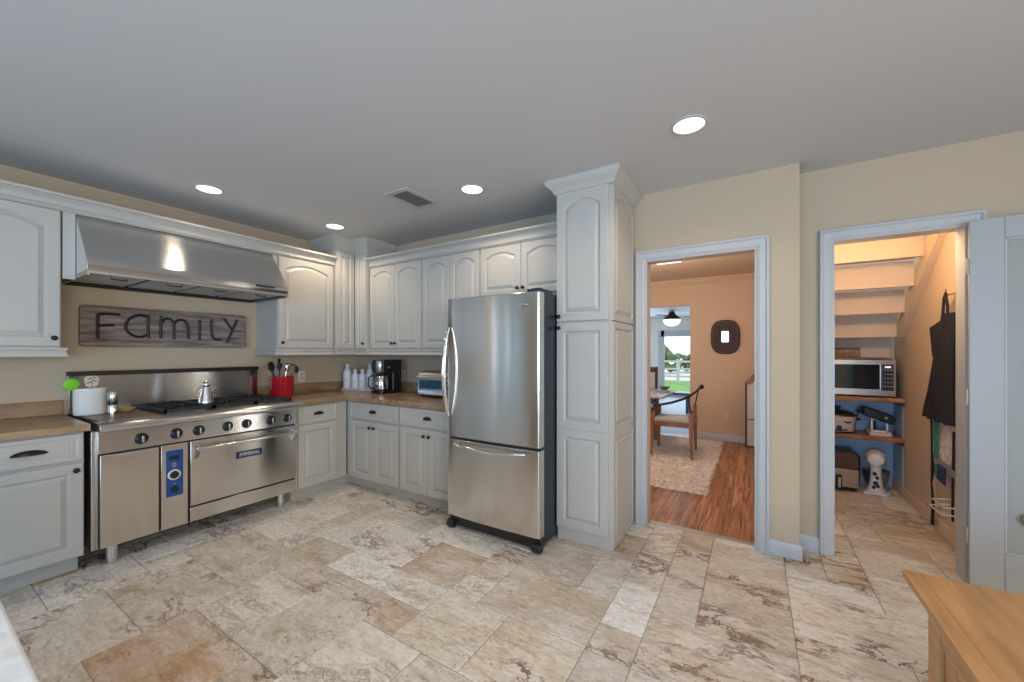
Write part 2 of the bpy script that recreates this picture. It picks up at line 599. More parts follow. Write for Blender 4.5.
def make_floor():
    rnd = random.Random(3)
    vs_, fs, cols, seeds = [], [], [], []
    g = .0045
    for i, j, w, h, c, vein in tiles():
        x0, x1 = GX + i * CELL + g, GX + (i + w) * CELL - g
        y0, y1 = GY + j * CELL + g, GY + (j + h) * CELL - g
        if y0 < YB + .1 and y1 > YB + .1 and x1 < XS: y1 = min(y1, YB + .1)
        n = len(vs_)
        q = [g * .9 * rnd.random() for _ in range(4)]
        vs_ += [(x0 + q[0], y0 + q[1], 0), (x1 - q[1], y0 + q[2], 0), (x1 - q[2], y1 - q[3], 0), (x0 + q[3], y1 - q[0], 0)]
        e = .0045
        vs_ += [(x0 - e + g * 0, y0 - e, -.006), (x1 + e, y0 - e, -.006), (x1 + e, y1 + e, -.006), (x0 - e, y1 + e, -.006)]
        F = [(n, n + 1, n + 2, n + 3)] + [(n + 4 + k, n + 4 + (k + 1) % 4, n + (k + 1) % 4, n + k) for k in range(4)]
        fs += F
        k = rnd.uniform(.92, 1.14)
        cols += [(c[0] * k, c[1] * k, c[2] * k, vein)] * len(F)
        seeds += [(rnd.random(), rnd.random(), rnd.random(), 1)] * len(F)
    me = bpy.data.meshes.new('floor')
    me.from_pydata(vs_, [], fs)
    for nm, dat in (('tile', cols), ('seed', seeds)):
        a = me.attributes.new(nm, 'FLOAT_COLOR', 'FACE')
        a.data.foreach_set('color', [x for c in dat for x in c])
    me.materials.append(MT['tile'])
    o = bpy.data.objects.new('floor', me)
    COL.objects.link(o)
    return struct(o, 'kitchen floor of large travertine tiles with brown veining', 'floor')


fl = make_floor()
gb = MB().box(-4.3, XR + .2, YBK - .2, YB + .1, -.06, -.005).box(.15, XR + .2, YB, YC + .14, -.06, -.005).box(.3, 1.45, YC, 5.5, -.06, -.005)
gb.build('grout_bed', 'grout', fl)

# ------------------------------------------------------------------ ceiling and walls
struct(MB().box(-4.3, XR + .2, YBK - .2, YC + .16, ZC, ZC + .1).build('ceiling', 'ceil'), 'plain white kitchen ceiling', 'ceiling')
w = rect_hole_wall(MB(), 'y', YBK, YB + .14, XW - .12, XW, ZC, [(-3.25, -1.55, .7, 2.25)])
struct(w.build('wall_left', 'wall'), 'beige kitchen wall behind the range and hood', 'wall')
D1 = (-.712, .019, 2.043)
D2 = (.437, 1.050, 2.075)
w = rect_hole_wall(MB(), 'x', XW, XS, YB, YB + .14, ZC, [(D1[0], D1[1], 0, D1[2])])
w.box(XS - .10, XS, YB + .02, YC + .12, 0, ZC)
struct(w.build('wall_back', 'wall'), 'beige wall with the dining room doorway, ending in a corner', 'wall')
w = rect_hole_wall(MB(), 'x', XS - .0, XR, YC, YC + .12, ZC, [(D2[0], D2[1], 0, D2[2])])
struct(w.build('wall_closet', 'wall'), 'recessed beige wall around the under-stair pantry doorway', 'wall')
w = rect_hole_wall(MB(), 'y', YBK, YC, XR, XR + .12, ZC, [(-2.6, .2, .9, 2.15)])
struct(w.build('wall_right', 'wall'), 'beige wall on the right, outside the picture', 'wall')
w = rect_hole_wall(MB(), 'x', XW, XR, YBK - .12, YBK, ZC, [(-1.9, 1.5, .15, 2.15)])
struct(w.build('wall_rear', 'wall'), 'beige wall behind the viewer with a wide glazed opening', 'wall')
for k, (ax, a0, a1, b, z0, z1) in enumerate((('x', -1.9, 1.5, YBK - .06, .15, 2.15), ('y', -2.6, .2, XR + .06, .9, 2.15))):
    mb = MB()

    def bar(lo, hi, zl, zh):
        if ax == 'x': mb.box(lo, hi, b - .03, b + .03, zl, zh)
        else: mb.box(b - .03, b + .03, lo, hi, zl, zh)
    bar(a0, a1, z0, z0 + .06); bar(a0, a1, z1 - .06, z1)
    for q in range(4):
        xx = a0 + (a1 - a0 - .06) * q / 3
        bar(xx, xx + .06, z0 + .06, z1 - .06)
    struct(mb.build('window_%d' % (k + 1), 'trim'), ('white frame of the wide window behind the viewer', 'white frame of the window on the far right wall', 'white frame of the window at the near end of the left wall')[k], 'window')


for q, (c0, c1) in enumerate(((-3.24, -2.80), (-2.66, -2.24), (-2.06, -1.56))):
    r = thing('curtain', ('pale blue curtain nearest the rear left corner', 'middle pale blue curtain of the left window', 'pale blue curtain of the left window, closest to the cabinets')[q], 'curtain', (XW + .12, (c0 + c1) / 2, 0), group='curtains of the left window')
    fr_ = [(XW + .11 + .035 * sin(i * 2 * pi / 9), c0 + (c1 - c0) * i / 45) for i in range(46)]
    MB().prism(fr_ + [(a + .01, b) for a, b in reversed(fr_)], lambda a, b, h: (a, b, h), .05, 2.32).build('cloth', 'curtain', r)
    MB().tube([(XW + .11, c0 - .02, 2.335), (XW + .11, c1 + .02, 2.335)], .014, 8).build('rod', 'bronze', r)


# ------------------------------------------------------------------ door casings, jambs and baseboards
def casing(name, x0, x1, zt, yf, thick, wd, label):
    mb = MB()
    prof = ((0, -.002), (0, .009), (.012, .013), (.014, .014), (wd * .66, .016), (wd * .72, .022), (wd * .80, .026), (wd - .004, .026), (wd, .022), (wd, -.002))
    path = [(x1, 0), (x1, zt), (x0, zt), (x0, 0)]
    loops = []
    for k, (x, z) in enumerate(path):
        nx = (1, 1, -1, -1)[k]
        nz = (0, 1, 1, 0)[k]
        loops.append([(x + nx * o, yf - t, z + nz * o) for o, t in prof])
    mb.loft(loops)
    # jamb lining
    mb.box(x0 - .002, x0 + .014, yf - .001, yf + thick, 0, zt + .002)
    mb.box(x1 - .014, x1 + .002, yf - .001, yf + thick, 0, zt + .002)
    mb.box(x0 + .014, x1 - .014, yf - .001, yf + thick, zt - .014, zt + .002)
    return struct(mb.build(name, 'trim', smooth=20), label, 'door frame')


casing('trim_1', D1[0], D1[1], D1[2], YB, .044, .070, 'white moulded casing around the dining room doorway')
casing('trim_2', D2[0], D2[1], D2[2], YC, .12, .066, 'white moulded casing around the under-stair pantry doorway')
BB = ((0, 0), (.014, 0), (.014, .072), (.010, .086), (.006, .096), (0, .098))
struct(MB().sweep([(D1[1] + .068, YB), (XS, YB), (XS, YC), (D2[0] - .065, YC)], BB).build('baseboard_back', 'trim'),
       'white baseboard wrapping the wall corner between the two doorways', 'baseboard')
struct(MB().sweep([(D2[1] + .068, YC), (XR, YC)], BB).build('baseboard_right', 'trim'),
       'white baseboard behind the open glazed door', 'baseboard')
struct(MB().box(D1[0], D1[1], YB + .055, YB + .10, -.003, .006).build('trim_3', 'steel_dull'), 'thin metal threshold strip in the dining room doorway', 'threshold')


# ------------------------------------------------------------------ cabinet parts
def TL(x0): return lambda u, n, z: (x0 + n, u, z)     # leaf facing +x (left wall run), u = y
def TBk(y0): return lambda u, n, z: (u, y0 - n, z)    # leaf facing -y (back wall run), u = x


KNOB = ((.006, 0), (.006, .010), (.012, .015), (.0155, .021), (.0135, .027), (.007, .031), (.0005, .032))


def knob(T, u, z, n0, parent):
    mb = MB(T)
    loops = [[(u + r * cos(2 * pi * i / 14), n0 + h, z + r * sin(2 * pi * i / 14)) for i in range(14)] for r, h in KNOB]
    mb.loft(loops)
    return mb.build('knob', 'bronze', parent)


def cup_pull(T, u, z, n0, parent, w=.046, h=.026, d=.024):
    mb = MB(T)
    loops = []
    for k in range(7):
        ph = pi / 2 * k / 6
        loops.append([(u + w * cos(a) * (cos(ph) if k < 6 else .02), n0 + d * sin(a) * (cos(ph) * .9 + .1), z - h * .5 + h * sin(ph)) for a in [pi * i / 14 for i in range(15)]])
    mb.loft(loops, cap=True)
    mb.loft([[(u + w * 1.12 * cos(a), n0 + q, z - h * .5 + h * 1.1 * max(0, sin(a))) for a in [pi * i / 14 for i in range(15)]] for q in (0, .003)])
    return mb.build('cup_pull', 'bronze', parent)


def door(T, parent, u0, u1, z0, z1, rise=0.0, knob_at=None, frame=.055, name='door', t=.02):
    o = MB(T).panel(u0, u1, z0, z1, 0.0, t, frame, rise).build(name, 'paint', parent, smooth=11)
    if knob_at: knob(T, knob_at[0], knob_at[1], t, o)
    return o


def drawer(T, parent, u0, u1, z0, z1, pull=True, wide=1.0):
    o = MB(T).panel(u0, u1, z0, z1, 0.0, .02, .022, 0, groove=.005).build('drawer', 'paint', parent, smooth=11)
    if pull: cup_pull(T, (u0 + u1) / 2, (z0 + z1) / 2 + .002, .02, o, w=.046 * wide)
    return o


# ------------------------------------------------------------------ base cabinets
FX = -3.46   # carcass face of the left run (door faces 20 mm proud)
FY = 2.45    # carcass face of the back run
ZCT = .90    # worktop surface


def base_left(y0, y1, label, doors, drw, fill=None):
    r = thing('base_cabinet', label, 'cabinet', ((FX + XW) / 2, (y0 + y1) / 2, 0), group='white base cabinets')
    MB().box(XW + .004, FX, y0, y1, .10, .856).build('carcass', 'paint', r)
    MB().box(XW + .02, FX - .075, y0 + .002, y1 - (.012 if y0 < 0 else -.08), 0, .099).build('toe_kick', 'paint', r)
    T = TL(FX)
    for d in drw: drawer(T, r, *d)
    for d in doors: door(T, r, *d)
    return r


rb = base_left(-.75, .643, 'white base cabinet left of the steel range', [(-.20, .212, .112, .668, 0, None), (.222, .638, .112, .668, 0, (.606, .630))],
               [(-.20, .212, .688, .846), (.222, .638, .688, .846, True, 1.35)])
rb2 = base_left(1.925, 2.44, 'white base cabinet right of the range, in the corner', [(1.945, 2.325, .112, .672, 0, None)],
                [(1.945, 2.325, .690, .846)])


def base_back(x0, x1, label):
    r = thing('base_cabinet', label, 'cabinet', ((x0 + x1) / 2, (FY + YB) / 2, 0), group='white base cabinets')
    MB().box(x0, x1, FY, YB - .004, .10, .856).build('carcass', 'paint', r)
    MB().box(x0 - (.09 if x0 < -3 else -.0005), x1 - .0005, FY + .075, YB - .02, 0, .099).build('toe_kick', 'paint', r)
    T = TBk(FY)
    x0 = max(x0, -3.402)
    m = (x0 + x1) / 2
    drawer(T, r, x0 + .008, x1 - .008, .690, .846)
    door(T, r, x0 + .008, m - .002, .112, .672, 0, (m - .030, .618))
    door(T, r, m + .002, x1 - .008, .112, .672, 0, (m + .030, .618))
    return r


base_back(-3.458, -2.700, 'white two-door base cabinet below the coffee maker')
base_back(-2.698, -2.005, 'white two-door base cabinet beside the refrigerator')

# worktops (with the upstand along the wall)
r = thing('worktop', 'tan laminate worktop left of the range', 'worktop', (-3.78, 0, .857))
MB().box(XW + .003, FX + .048, -.75, .664, .858, ZCT).build('top', 'counter', r, bevel=.004)
o = MB().box(XW + .003, XW + .028, -.75, .664, ZCT, ZCT + .098).build('backsplash', 'counter', bevel=.003)
tag(o, 'low tan backsplash left of the range', 'backsplash', group='low tan backsplashes')
r = thing('worktop', 'L-shaped tan laminate worktop in the corner under the coffee maker', 'worktop', (-3.4, 2.6, .857))
poly = [(XW + .003, 1.925), (FX + .048, 1.925), (FX + .048, FY - .050), (-2.002, FY - .050), (-2.002, YB - .003), (XW + .003, YB - .003)]
MB().prism(poly, lambda a, b, h: (a, b, h), .858, ZCT).build('top', 'counter', r, bevel=.004)
o = MB().box(XW + .003, XW + .028, 1.925, YB - .029, ZCT, ZCT + .098).build('backsplash', 'counter', bevel=.003)
tag(o, 'low tan backsplash behind the red canister', 'backsplash', group='low tan backsplashes')
o = MB().box(XW + .003, -2.002, YB - .028, YB - .003, ZCT, ZCT + .098).build('backsplash', 'counter', bevel=.003)
tag(o, 'low tan backsplash behind the coffee maker and toaster oven', 'backsplash', group='low tan backsplashes')

# ------------------------------------------------------------------ wall cabinets
UX, UY = -3.765, 2.775       # carcass faces
ZU0, ZU1 = 1.362, 2.262
RAIL = ((-.005, 1.362), (.022, 1.362), (.024, 1.350), (.016, 1.342), (.016, 1.330), (.022, 1.322), (.022, 1.306), (-.005, 1.306))
CROWN = ((-.01, 2.234), (.024, 2.234), (.024, 2.240), (.034, 2.243), (.038, 2.250), (.034, 2.257), (.026, 2.260), (.024, 2.272), (.030, 2.290), (.044, 2.302), (.054, 2.306), (.054, 2.312), (.074, 2.314), (.074, 2.331), (-.01, 2.331))


def wall_left_cab(y0, y1, label, doors, rail_path, parts_extra=None):
    r = thing('wall_cabinet', label, 'cabinet', ((UX + XW) / 2, (y0 + y1) / 2, 1.306), group='white wall cabinets')
    MB().box(XW + .003, UX, y0, y1, 1.345, ZU1).build('carcass', 'paint', r)
    T = TL(UX)
    for d in doors: door(T, r, *d)
    MB().sweep(rail_path, RAIL).build('light_rail', 'paint', r)
    return r


wall_left_cab(-.75, .600, 'white wall cabinet left of the range hood',
              [(-.345, .120, 1.372, 2.232, .045, None), (.128, .594, 1.372, 2.232, .045, (.566, 1.423))],
              [(UX, .604), (UX, -.75)][::-1] + [(XW + .01, .604)])
rr = wall_left_cab(1.928, 2.495, 'white wall cabinet right of the range hood',
                   [(1.936, 2.488, 1.372, 2.232, .055, (1.962, 1.424))],
                   [(XW + .01, 1.924), (UX, 1.924), (UX, 2.49)])

# corner cabinet, taller, reaching the ceiling
cx, cy = UX + .045, UY - .045
r = thing('corner_wall_cabinet', 'tall white inside-corner wall cabinet reaching the ceiling', 'cabinet', (-3.9, 2.9, 1.306), group='white wall cabinets')
poly = [(XW + .003, 2.50), (cx, 2.50), (cx, cy), (-3.515, cy), (-3.515, YB - .003), (XW + .003, YB - .003)]
MB().prism(poly, lambda a, b, h: (a, b, h), 1.345, ZC - .002).build('carcass', 'paint', r)
T1, T2 = TL(cx), TBk(cy)
door(T1, r, 2.508, cy - .024, 1.372, 2.395, 0, None, frame=.045)
d2 = door(T2, r, cx + .024, -3.520, 1.372, 2.395, 0, (-3.543, 1.424), frame=.045)
CRC = ((-.01, 2.41), (.004, 2.41), (.012, 2.422), (.016, 2.455), (.034, 2.485), (.052, 2.505), (.058, 2.520), (.058, 2.549), (-.01, 2.549))
MB().sweep([(XW + .02, 2.50), (cx, 2.50), (cx, cy), (-3.515, cy), (-3.515, YB - .02)], CRC).build('crown', 'paint', r)
MB().sweep([(cx - .02, 2.496), (cx - .02, cy + .02), (-3.511, cy + .02)], RAIL).build('light_rail', 'paint', r)


def wall_back_cab(x0, x1, label, z0, knobs, rail):
    r = thing('wall_cabinet', label, 'cabinet', ((x0 + x1) / 2, (UY + YB) / 2, z0), group='white wall cabinets')
    MB().box(x0, x1, UY, YB - .003, z0 - .018, ZU1).build('carcass', 'paint', r)
    T = TBk(UY)
    m = (x0 + x1) / 2
    door(T, r, x0 + .006, m - .002, z0 + .01, 2.232, .045, (m - .026, z0 + .062) if knobs else None, frame=.048)
    door(T, r, m + .002, x1 - .006, z0 + .01, 2.232, .045, (m + .026, z0 + .062) if knobs else None, frame=.048)
    if rail:
        MB().sweep([(x0, UY), (x1, UY)], RAIL).build('light_rail', 'paint', r)
    return r


wall_back_cab(-3.510, -2.742, 'white two-door wall cabinet above the coffee maker', 1.362, True, True)
wall_back_cab(-2.740, -2.042, 'white two-door wall cabinet above the toaster oven', 1.362, True, True)
wall_back_cab(-2.040, -1.206, 'short white two-door cabinet above the refrigerator', 1.80, True, False)
o = MB().sweep([(UX, -.75), (UX, 2.492)], CROWN).build('crown_moulding', 'paint')
tag(o, 'white crown moulding along the left wall cabinets and hood', 'moulding', group='cabinet crown mouldings')
o = MB().sweep([(-3.507, UY), (-1.206, UY)], CROWN).build('crown_moulding', 'paint')
tag(o, 'white crown moulding above the back wall cabinets', 'moulding', group='cabinet crown mouldings')

# ------------------------------------------------------------------ pantry cabinet
PX0, PX1, PY = -1.203, -.794, 2.56
r = thing('pantry_cabinet', 'tall white pantry cabinet between the refrigerator and doorway', 'cabinet', ((PX0 + PX1) / 2, 2.83, 0))
MB().box(PX0, PX1 - .018, PY, YB - .003, .085, ZC - .002).build('carcass', 'paint', r)
MB().box(PX0 + .002, PX1 - .018, PY + .003, YB - .004, 0, .085).build('plinth', 'paint', r)
T = TBk(PY)
xr = PX1 - .030
door(T, r, PX0 + .003, xr, 1.552, 2.462, .055, (PX0 + .028, 1.585))
dl = MB(T)
dl.panel(PX0 + .003, xr, .792, 1.538, 0, .02, .055)
dl.panel(PX0 + .003, xr, .092, .792, 0, .02, .055)
dl = dl.build('door', 'paint', r, smooth=11)
knob(T, PX0 + .028, 1.505, .02, dl)
T = TL(PX1 - .020)
MB(T).panel(PY + .006, 3.093, 1.548, 2.470, 0, .020, .04, .06).build('side_panel', 'paint', r, smooth=11)
s = MB(T)
s.panel(PY + .006, 3.093, .785, 1.540, 0, .020, .04)
s.panel(PY + .006, 3.093, .004, .785, 0, .020, .04)
s.build('side_panel', 'paint', r, smooth=11)
PCR = ((-.01, 2.455), (.006, 2.455), (.016, 2.462), (.020, 2.480), (.040, 2.500), (.058, 2.514), (.064, 2.526), (.064, 2.549), (-.01, 2.549))
MB().sweep([(PX0, 3.05), (PX0, PY - .012), (PX1, PY - .012), (PX1, 3.097)], PCR).build('crown', 'paint', r)

# ------------------------------------------------------------------ refrigerator
r = thing('refrigerator', 'stainless steel bottom-freezer refrigerator with charcoal sides', 'refrigerator', (-1.58, 2.62, 0))
FL, FR = -1.985, -1.190
MB().box(FL + .008, FR - .018, 2.338, 3.02, .03, 1.745).build('cabinet_body', 'charcoal', r, bevel=.006)


def bowed(mb, x0, x1, z0, z1, yf, yb, bow=.009, n=16, rnd=.016):
    lo = []
    eps = [q / (x1 - x0) for q in (0, .001, .003, .006, .010, rnd)]
    for s in eps + [eps[-1] + (1 - 2 * eps[-1]) * i / n for i in range(1, n)] + [1 - q for q in reversed(eps)]:
        e = min(s, 1 - s) * (x1 - x0)
        edge = rnd - math.sqrt(max(0, rnd * rnd - max(0, rnd - e) ** 2)) if e < rnd else 0
        lo.append((x0 + (x1 - x0) * s, yf - bow * (1 - (2 * s - 1) ** 2) + edge))
    poly = lo + [(x1, yb), (x0, yb)]
    mb.prism(poly, lambda a, b, h: (a, b, h), z0, z1)


mb = MB(); bowed(mb, FL, FR, .700, 1.735, 2.262, 2.33)
ud = mb.build('door', 'steel_v', r, bevel=.004, smooth=30)
mb = MB(); bowed(mb, FL, FR, .105, .682, 2.262, 2.33)
fd = mb.build('freezer_drawer', 'steel_v', r, bevel=.004, smooth=30)
MB().box(FL + .004, FR - .004, 2.285, 2.345, .681, .701).build('gasket', 'black', r)
# curved door handle on the left
hp = []
for i in range(17):
    s = i / 16
    hp.append((FL + .026, 2.262 - .012 - .058 * sin(pi * s) ** .7, .86 + .66 * s))
MB().tube(hp, [.012 + .004 * sin(pi * i / 16) for i in range(17)], 10).build('handle', 'chrome', ud)
hp = []
for i in range(17):
    s = i / 16
    hp.append((FL + .10 + .60 * s, 2.25 - .016 - .05 * sin(pi * s) ** .7, .655 - .012 * sin(pi * s)))
MB().tube(hp, [.012 + .003 * sin(pi * i / 16) for i in range(17)], 10).build('handle', 'chrome', fd)
MB().prism([(cos(2 * pi * i / 20) * .030, sin(2 * pi * i / 20) * .012) for i in range(20)], lambda a, b, h: (-1.318 + a, h, 1.655 + b), 2.236, 2.262).build('badge', 'chrome', ud)
mb = MB().box(FL + .01, FR - .01, 2.29, 2.345, .028, .098)
for x in (FL + .03, FR - .03):
    mb.lathe([(.03, -.03), (.034, -.02), (.034, .02), (.03, .03)], (x, 2.285, .036), 'x', 14)
mb.build('base_grille', 'black', r)
hpf = [(FR - .12, 2.30, 1.737), (FR - .08, 2.298, 1.752), (FR - .02, 2.31, 1.752), (FR - .018, 2.36, 1.735), (FR - .018, 2.50, 1.735), (FR - .12, 2.50, 1.735)]
MB().prism([(a, b) for a, b, c in hpf], lambda a, b, h: (a, b, h), 1.737, 1.766).build('hinge_cover', 'charcoal', r, bevel=.008)

# ------------------------------------------------------------------ range
r = thing('range', 'stainless steel commercial gas range with navy badge', 'range', (-3.75, 1.295, 0))
RY0, RY1 = .685, 1.905
XF = -3.425
body = MB().box(-4.10, XF, RY0, RY1, .118, .845)
body.build('body', 'steel_dull', r, bevel=.003)
MB().box(-4.09, XF - .004, RY0 - .018, RY0 - .0005, .118, .845).build('side_panel', 'steel', r, bevel=.002)
# black plate behind the doors, painting the shade in their gaps
MB().box(XF, XF + .004, RY0 + .01, RY1 - .004, .125, .712).build('gap_shade_plate', 'black', r)
MB().prism([(XF, .712), (XF + .040, .712), (XF + .028, .850), (XF, .850)], lambda a, b, h: (a, h, b), RY0 + .004, RY1).build('control_panel', 'steel', r, bevel=.002)
for y, z in ((.887, .772), (1.068, .772), (1.196, .772), (1.377, .772), (1.508, .772), (1.689, .772), (1.821, .772)):
    kb = MB()
    kb.lathe([(.036, 0), (.036, .006), (.031, .009), (.027, .012), (.025, .030), (.021, .034), (.0005, .034)], (XF + .033, y, z), 'x', 22)
    kb = kb.build('knob', 'black', r)
    MB().box(XF + .064, XF + .074, y - .006, y + .006, z - .022, z + .022).build('pointer', 'coffee_silver', kb, bevel=.002)
# rolled front rail
rail = [(-3.50, .905), (-3.335, .905), (-3.318, .900), (-3.306, .888), (-3.302, .872), (-3.308, .856), (-3.322, .848), (-3.36, .846), (-3.50, .846)]
MB().prism(rail, lambda a, b, h: (a, h, b), RY0 - .004, RY1 + .004).build('front_rail', 'steel', r, bevel=.002)
MB().box(-4.10, -3.45, RY0, RY1, .846, .898).build('cooktop_pan', 'black', r)
MB().box(-4.03, -3.44, RY0 + .012, 1.010, .898, .906).build('griddle_plate', 'griddle', r, bevel=.002)
MB().box(-4.06, -3.42, RY0 - .002, RY0 + .014, .85, .910).build('side_rim', 'iron', r)
# burners and grates (three pairs)
for gi in range(3):
    y0 = 1.022 + gi * .292
    y1 = y0 + .284
    gm = MB()
    zt = .934
    for y in (y0, y1 - .014):
        gm.box(-4.03, -3.45, y, y + .014, .900, zt)
    for x in (-4.03, -3.745, -3.464):
        gm.box(x, x + .014, y0, y1, .912, zt)
    for bx in (-3.89, -3.605):
        for k in range(8):
            a = pi / 4 * k + pi / 8
            gm.tube([(bx + .035 * cos(a), (y0 + y1) / 2 + .035 * sin(a), zt - .006), (bx + .135 * cos(a), (y0 + y1) / 2 + .135 * sin(a), zt - .006)], .007, 6)
    gr = gm.build('grate', 'iron', r)
    for bx in (-3.89, -3.605):
        MB().lathe([(.05, .899), (.05, .906), (.036, .908), (.036, .918), (.030, .922), (.001, .922)], (bx, (y0 + y1) / 2, 0), 'z', 18).build('burner', 'iron', r)
bgd = MB().box(-4.115, -4.075, RY0, RY1, .86, 1.165)
bgd = bgd.build('backguard', 'steel', r, bevel=.002)
MB().box(-4.132, -4.060, RY0 - .004, RY1 + .004, 1.165, 1.196).build('top_ledge', 'black', bgd)
MB().box(-4.075, -4.04, RY0, RY1, .86, .912).build('rear_vent', 'steel_dull', r)
# left compartment door, control strip, oven door, kick panel
ld = MB().box(XF + .004, XF + .026, .700, .978, .125, .698).build('door', 'steel_v', r, bevel=.003)
MB().box(XF + .026, XF + .036, .76, .968, .682, .694).build('pull_lip', 'steel_dull', ld)
cs = MB().box(XF + .004, XF + .024, .990, 1.136, .125, .700).build('control_strip', 'steel_v', r, bevel=.002)
bp_ = MB().box(XF + .024, XF + .028, 1.016, 1.108, .342, .657).build('thermostat_panel', 'panelblue', cs)
MB().lathe([(.036, 0), (.036, .004), (.030, .006), (.028, .006)], (XF + .028, 1.058, .490), 'x', 24).build('dial_ring', 'white', cs)
MB().lathe([(.026, 0), (.026, .006), (.020, .008), (.018, .026), (.001, .027)], (XF + .030, 1.058, .490), 'x', 20).build('dial', 'black', cs)
MB().box(XF + .028, XF + .036, 1.035, 1.083, .595, .620).build('switch', 'black', cs)
MB().lathe([(.020, 0), (.018, .016), (.001, .017)], (XF + .028, 1.060, .390), 'x', 16).build('push_button', 'black', cs)
mk = MB()
for zz, ww in ((.565, .022), (.553, .030), (.541, .016), (.425, .014)):
    mk.box(XF + .028, XF + .0285, 1.058 - ww / 2, 1.058 + ww / 2, zz, zz + .005)
mk.build('markings', 'coffee_silver', cs)
od = MB().box(XF + .004, XF + .028, 1.150, 1.900, .240, .700).build('oven_door', 'steel_v', r, bevel=.003)
MB().tube([(XF + .085, 1.165, .648), (XF + .085, 1.892, .648)], .0125, 12).build('handle', 'chrome', od)
for y in (1.176, 1.874):
    MB().prism([(.026, .672), (.095, .664), (.095, .634), (.050, .585), (.026, .570)], lambda a, b, h: (XF + a, h, b), y - .012, y + .012).build('handle_bracket', 'steel_dull', od, bevel=.003)
MB().box(XF + .028, XF + .034, 1.437, 1.620, .508, .560).build('badge', 'navy', od, bevel=.002)
MB().box(XF + .004, XF + .022, 1.150, 1.900, .125, .226).build('kick_panel', 'steel_v', r, bevel=.002)


def text_mesh(s, size, fn, name, mat, parent, depth=.001, shear=0.0, align='CENTER'):
    cu = bpy.data.curves.new(name, 'FONT')
    cu.body = s; cu.size = size; cu.extrude = depth; cu.align_x = align; cu.align_y = 'CENTER'; cu.shear = shear
    tmp = bpy.data.objects.new(name + '_tmp', cu)
    COL.objects.link(tmp)
    dg = bpy.context.evaluated_depsgraph_get()
    me = bpy.data.meshes.new_from_object(tmp.evaluated_get(dg))
    bpy.data.objects.remove(tmp)
    mb = MB()
    mb.add([fn(v.co.x, v.co.y, v.co.z) for v in me.vertices], [tuple(p.vertices) for p in me.polygons])
    return mb.build(name, mat, parent, smooth=0)


text_mesh('IMPERIAL', .040, lambda a, b, c: (XF + .0345 + c, 1.5285 + a * .92, .534 + b), 'lettering', 'white', od, .0006, .2)
for x in (-3.46, -4.02):
    for y in (.765, 1.80):
        MB().lathe([(.020, 0), (.024, .006), (.024, .030), (.030, .034), (.031, .119)], (x, y, 0), 'z', 16).build('leg', 'steel', r)

# ------------------------------------------------------------------ hood
r = thing('range_hood', 'stainless steel range hood above the range', 'range hood', (-3.85, 1.27, 1.81))
HY0, HY1 = .662, 1.884
prof = [(XW + .004, 1.842), (-3.502, 1.842), (-3.496, 1.850), (-3.496, 1.914), (-3.502, 1.922), (-3.765, 2.231), (XW + .004, 2.231)]
MB().prism(prof, lambda a, b, h: (a, h, b), HY0, HY1).build('canopy', 'steel', r, bevel=.002)
MB().box(XW + .004, -4.07, HY0 + .014, HY1 - .014, 1.810, 1.843).build('rear_trough', 'dark', r)
rim = MB().box(-3.515, -3.496, HY0, HY1, 1.826, 1.843)
rim.box(XW + .004, -3.5, HY0, HY0 + .014, 1.814, 1.843).box(XW + .004, -3.5, HY1 - .014, HY1, 1.814, 1.843)
rim.build('rim', 'steel_dull', r)
MB().box(-4.06, -3.52, HY0 + .016, HY1 - .016, 1.836, 1.8415).build('plenum_shade', 'dark', r)  # dark plate painting the shade of the open underside
for k in range(4):
    y0 = HY0 + .03 + k * .293
    fm = MB().box(-4.05, -3.55, y0, y0 + .014, 1.826, 1.836).box(-4.05, -3.55, y0 + .246, y0 + .260, 1.826, 1.836)
    for q in range(9):
        xq = -4.05 + q * .058
        fm.box(xq, xq + .046, y0 + .014, y0 + .246, 1.829, 1.834)
    ft = fm.build('filter', 'filter', r)
    MB().tube([(-3.60, y0 + .10, 1.828), (-3.60, y0 + .10, 1.815), (-3.60, y0 + .18, 1.815), (-3.60, y0 + .18, 1.828)], .004, 6).build('filter_handle', 'black', ft)
MB().box(-3.497, -3.4945, 1.625, 1.775, 1.880, 1.894).build('control_slot', 'black', r)
o = MB().box(UX - .02, UX + .012, .605, .660, 1.806, 2.237).build('filler_strip', 'paint')
tag(o, 'narrow white filler strip left of the hood', 'filler')
o2 = MB().box(UX - .02, UX + .006, 1.886, 1.927, 1.845, 2.237).build('filler_strip', 'paint')
tag(o2, 'narrow white filler strip right of the hood', 'filler')

# ------------------------------------------------------------------ Family sign
r = thing('wall_sign', 'weathered wooden sign with black lettering above the range', 'sign', (-4.13, 1.28, 1.375))
SY0, SY1, SZ0, SZ1 = .742, 1.820, 1.376, 1.678


def rrect(a0, a1, b0, b1, rad, n=5):
    out = []
    for (ca, cb, st) in ((a1 - rad, b0 + rad, -pi / 2), (a1 - rad, b1 - rad, 0), (a0 + rad, b1 - rad, pi / 2), (a0 + rad, b0 + rad, pi)):
        for i in range(n + 1):
            t = st + pi / 2 * i / n
            out.append((ca + rad * cos(t), cb + rad * sin(t)))
    return out


MB().prism(rrect(SY0, SY1, SZ0, SZ1, .022), lambda a, b, h: (h, a, b), XW + .003, -4.102).build('board', 'sign', r, bevel=.003)


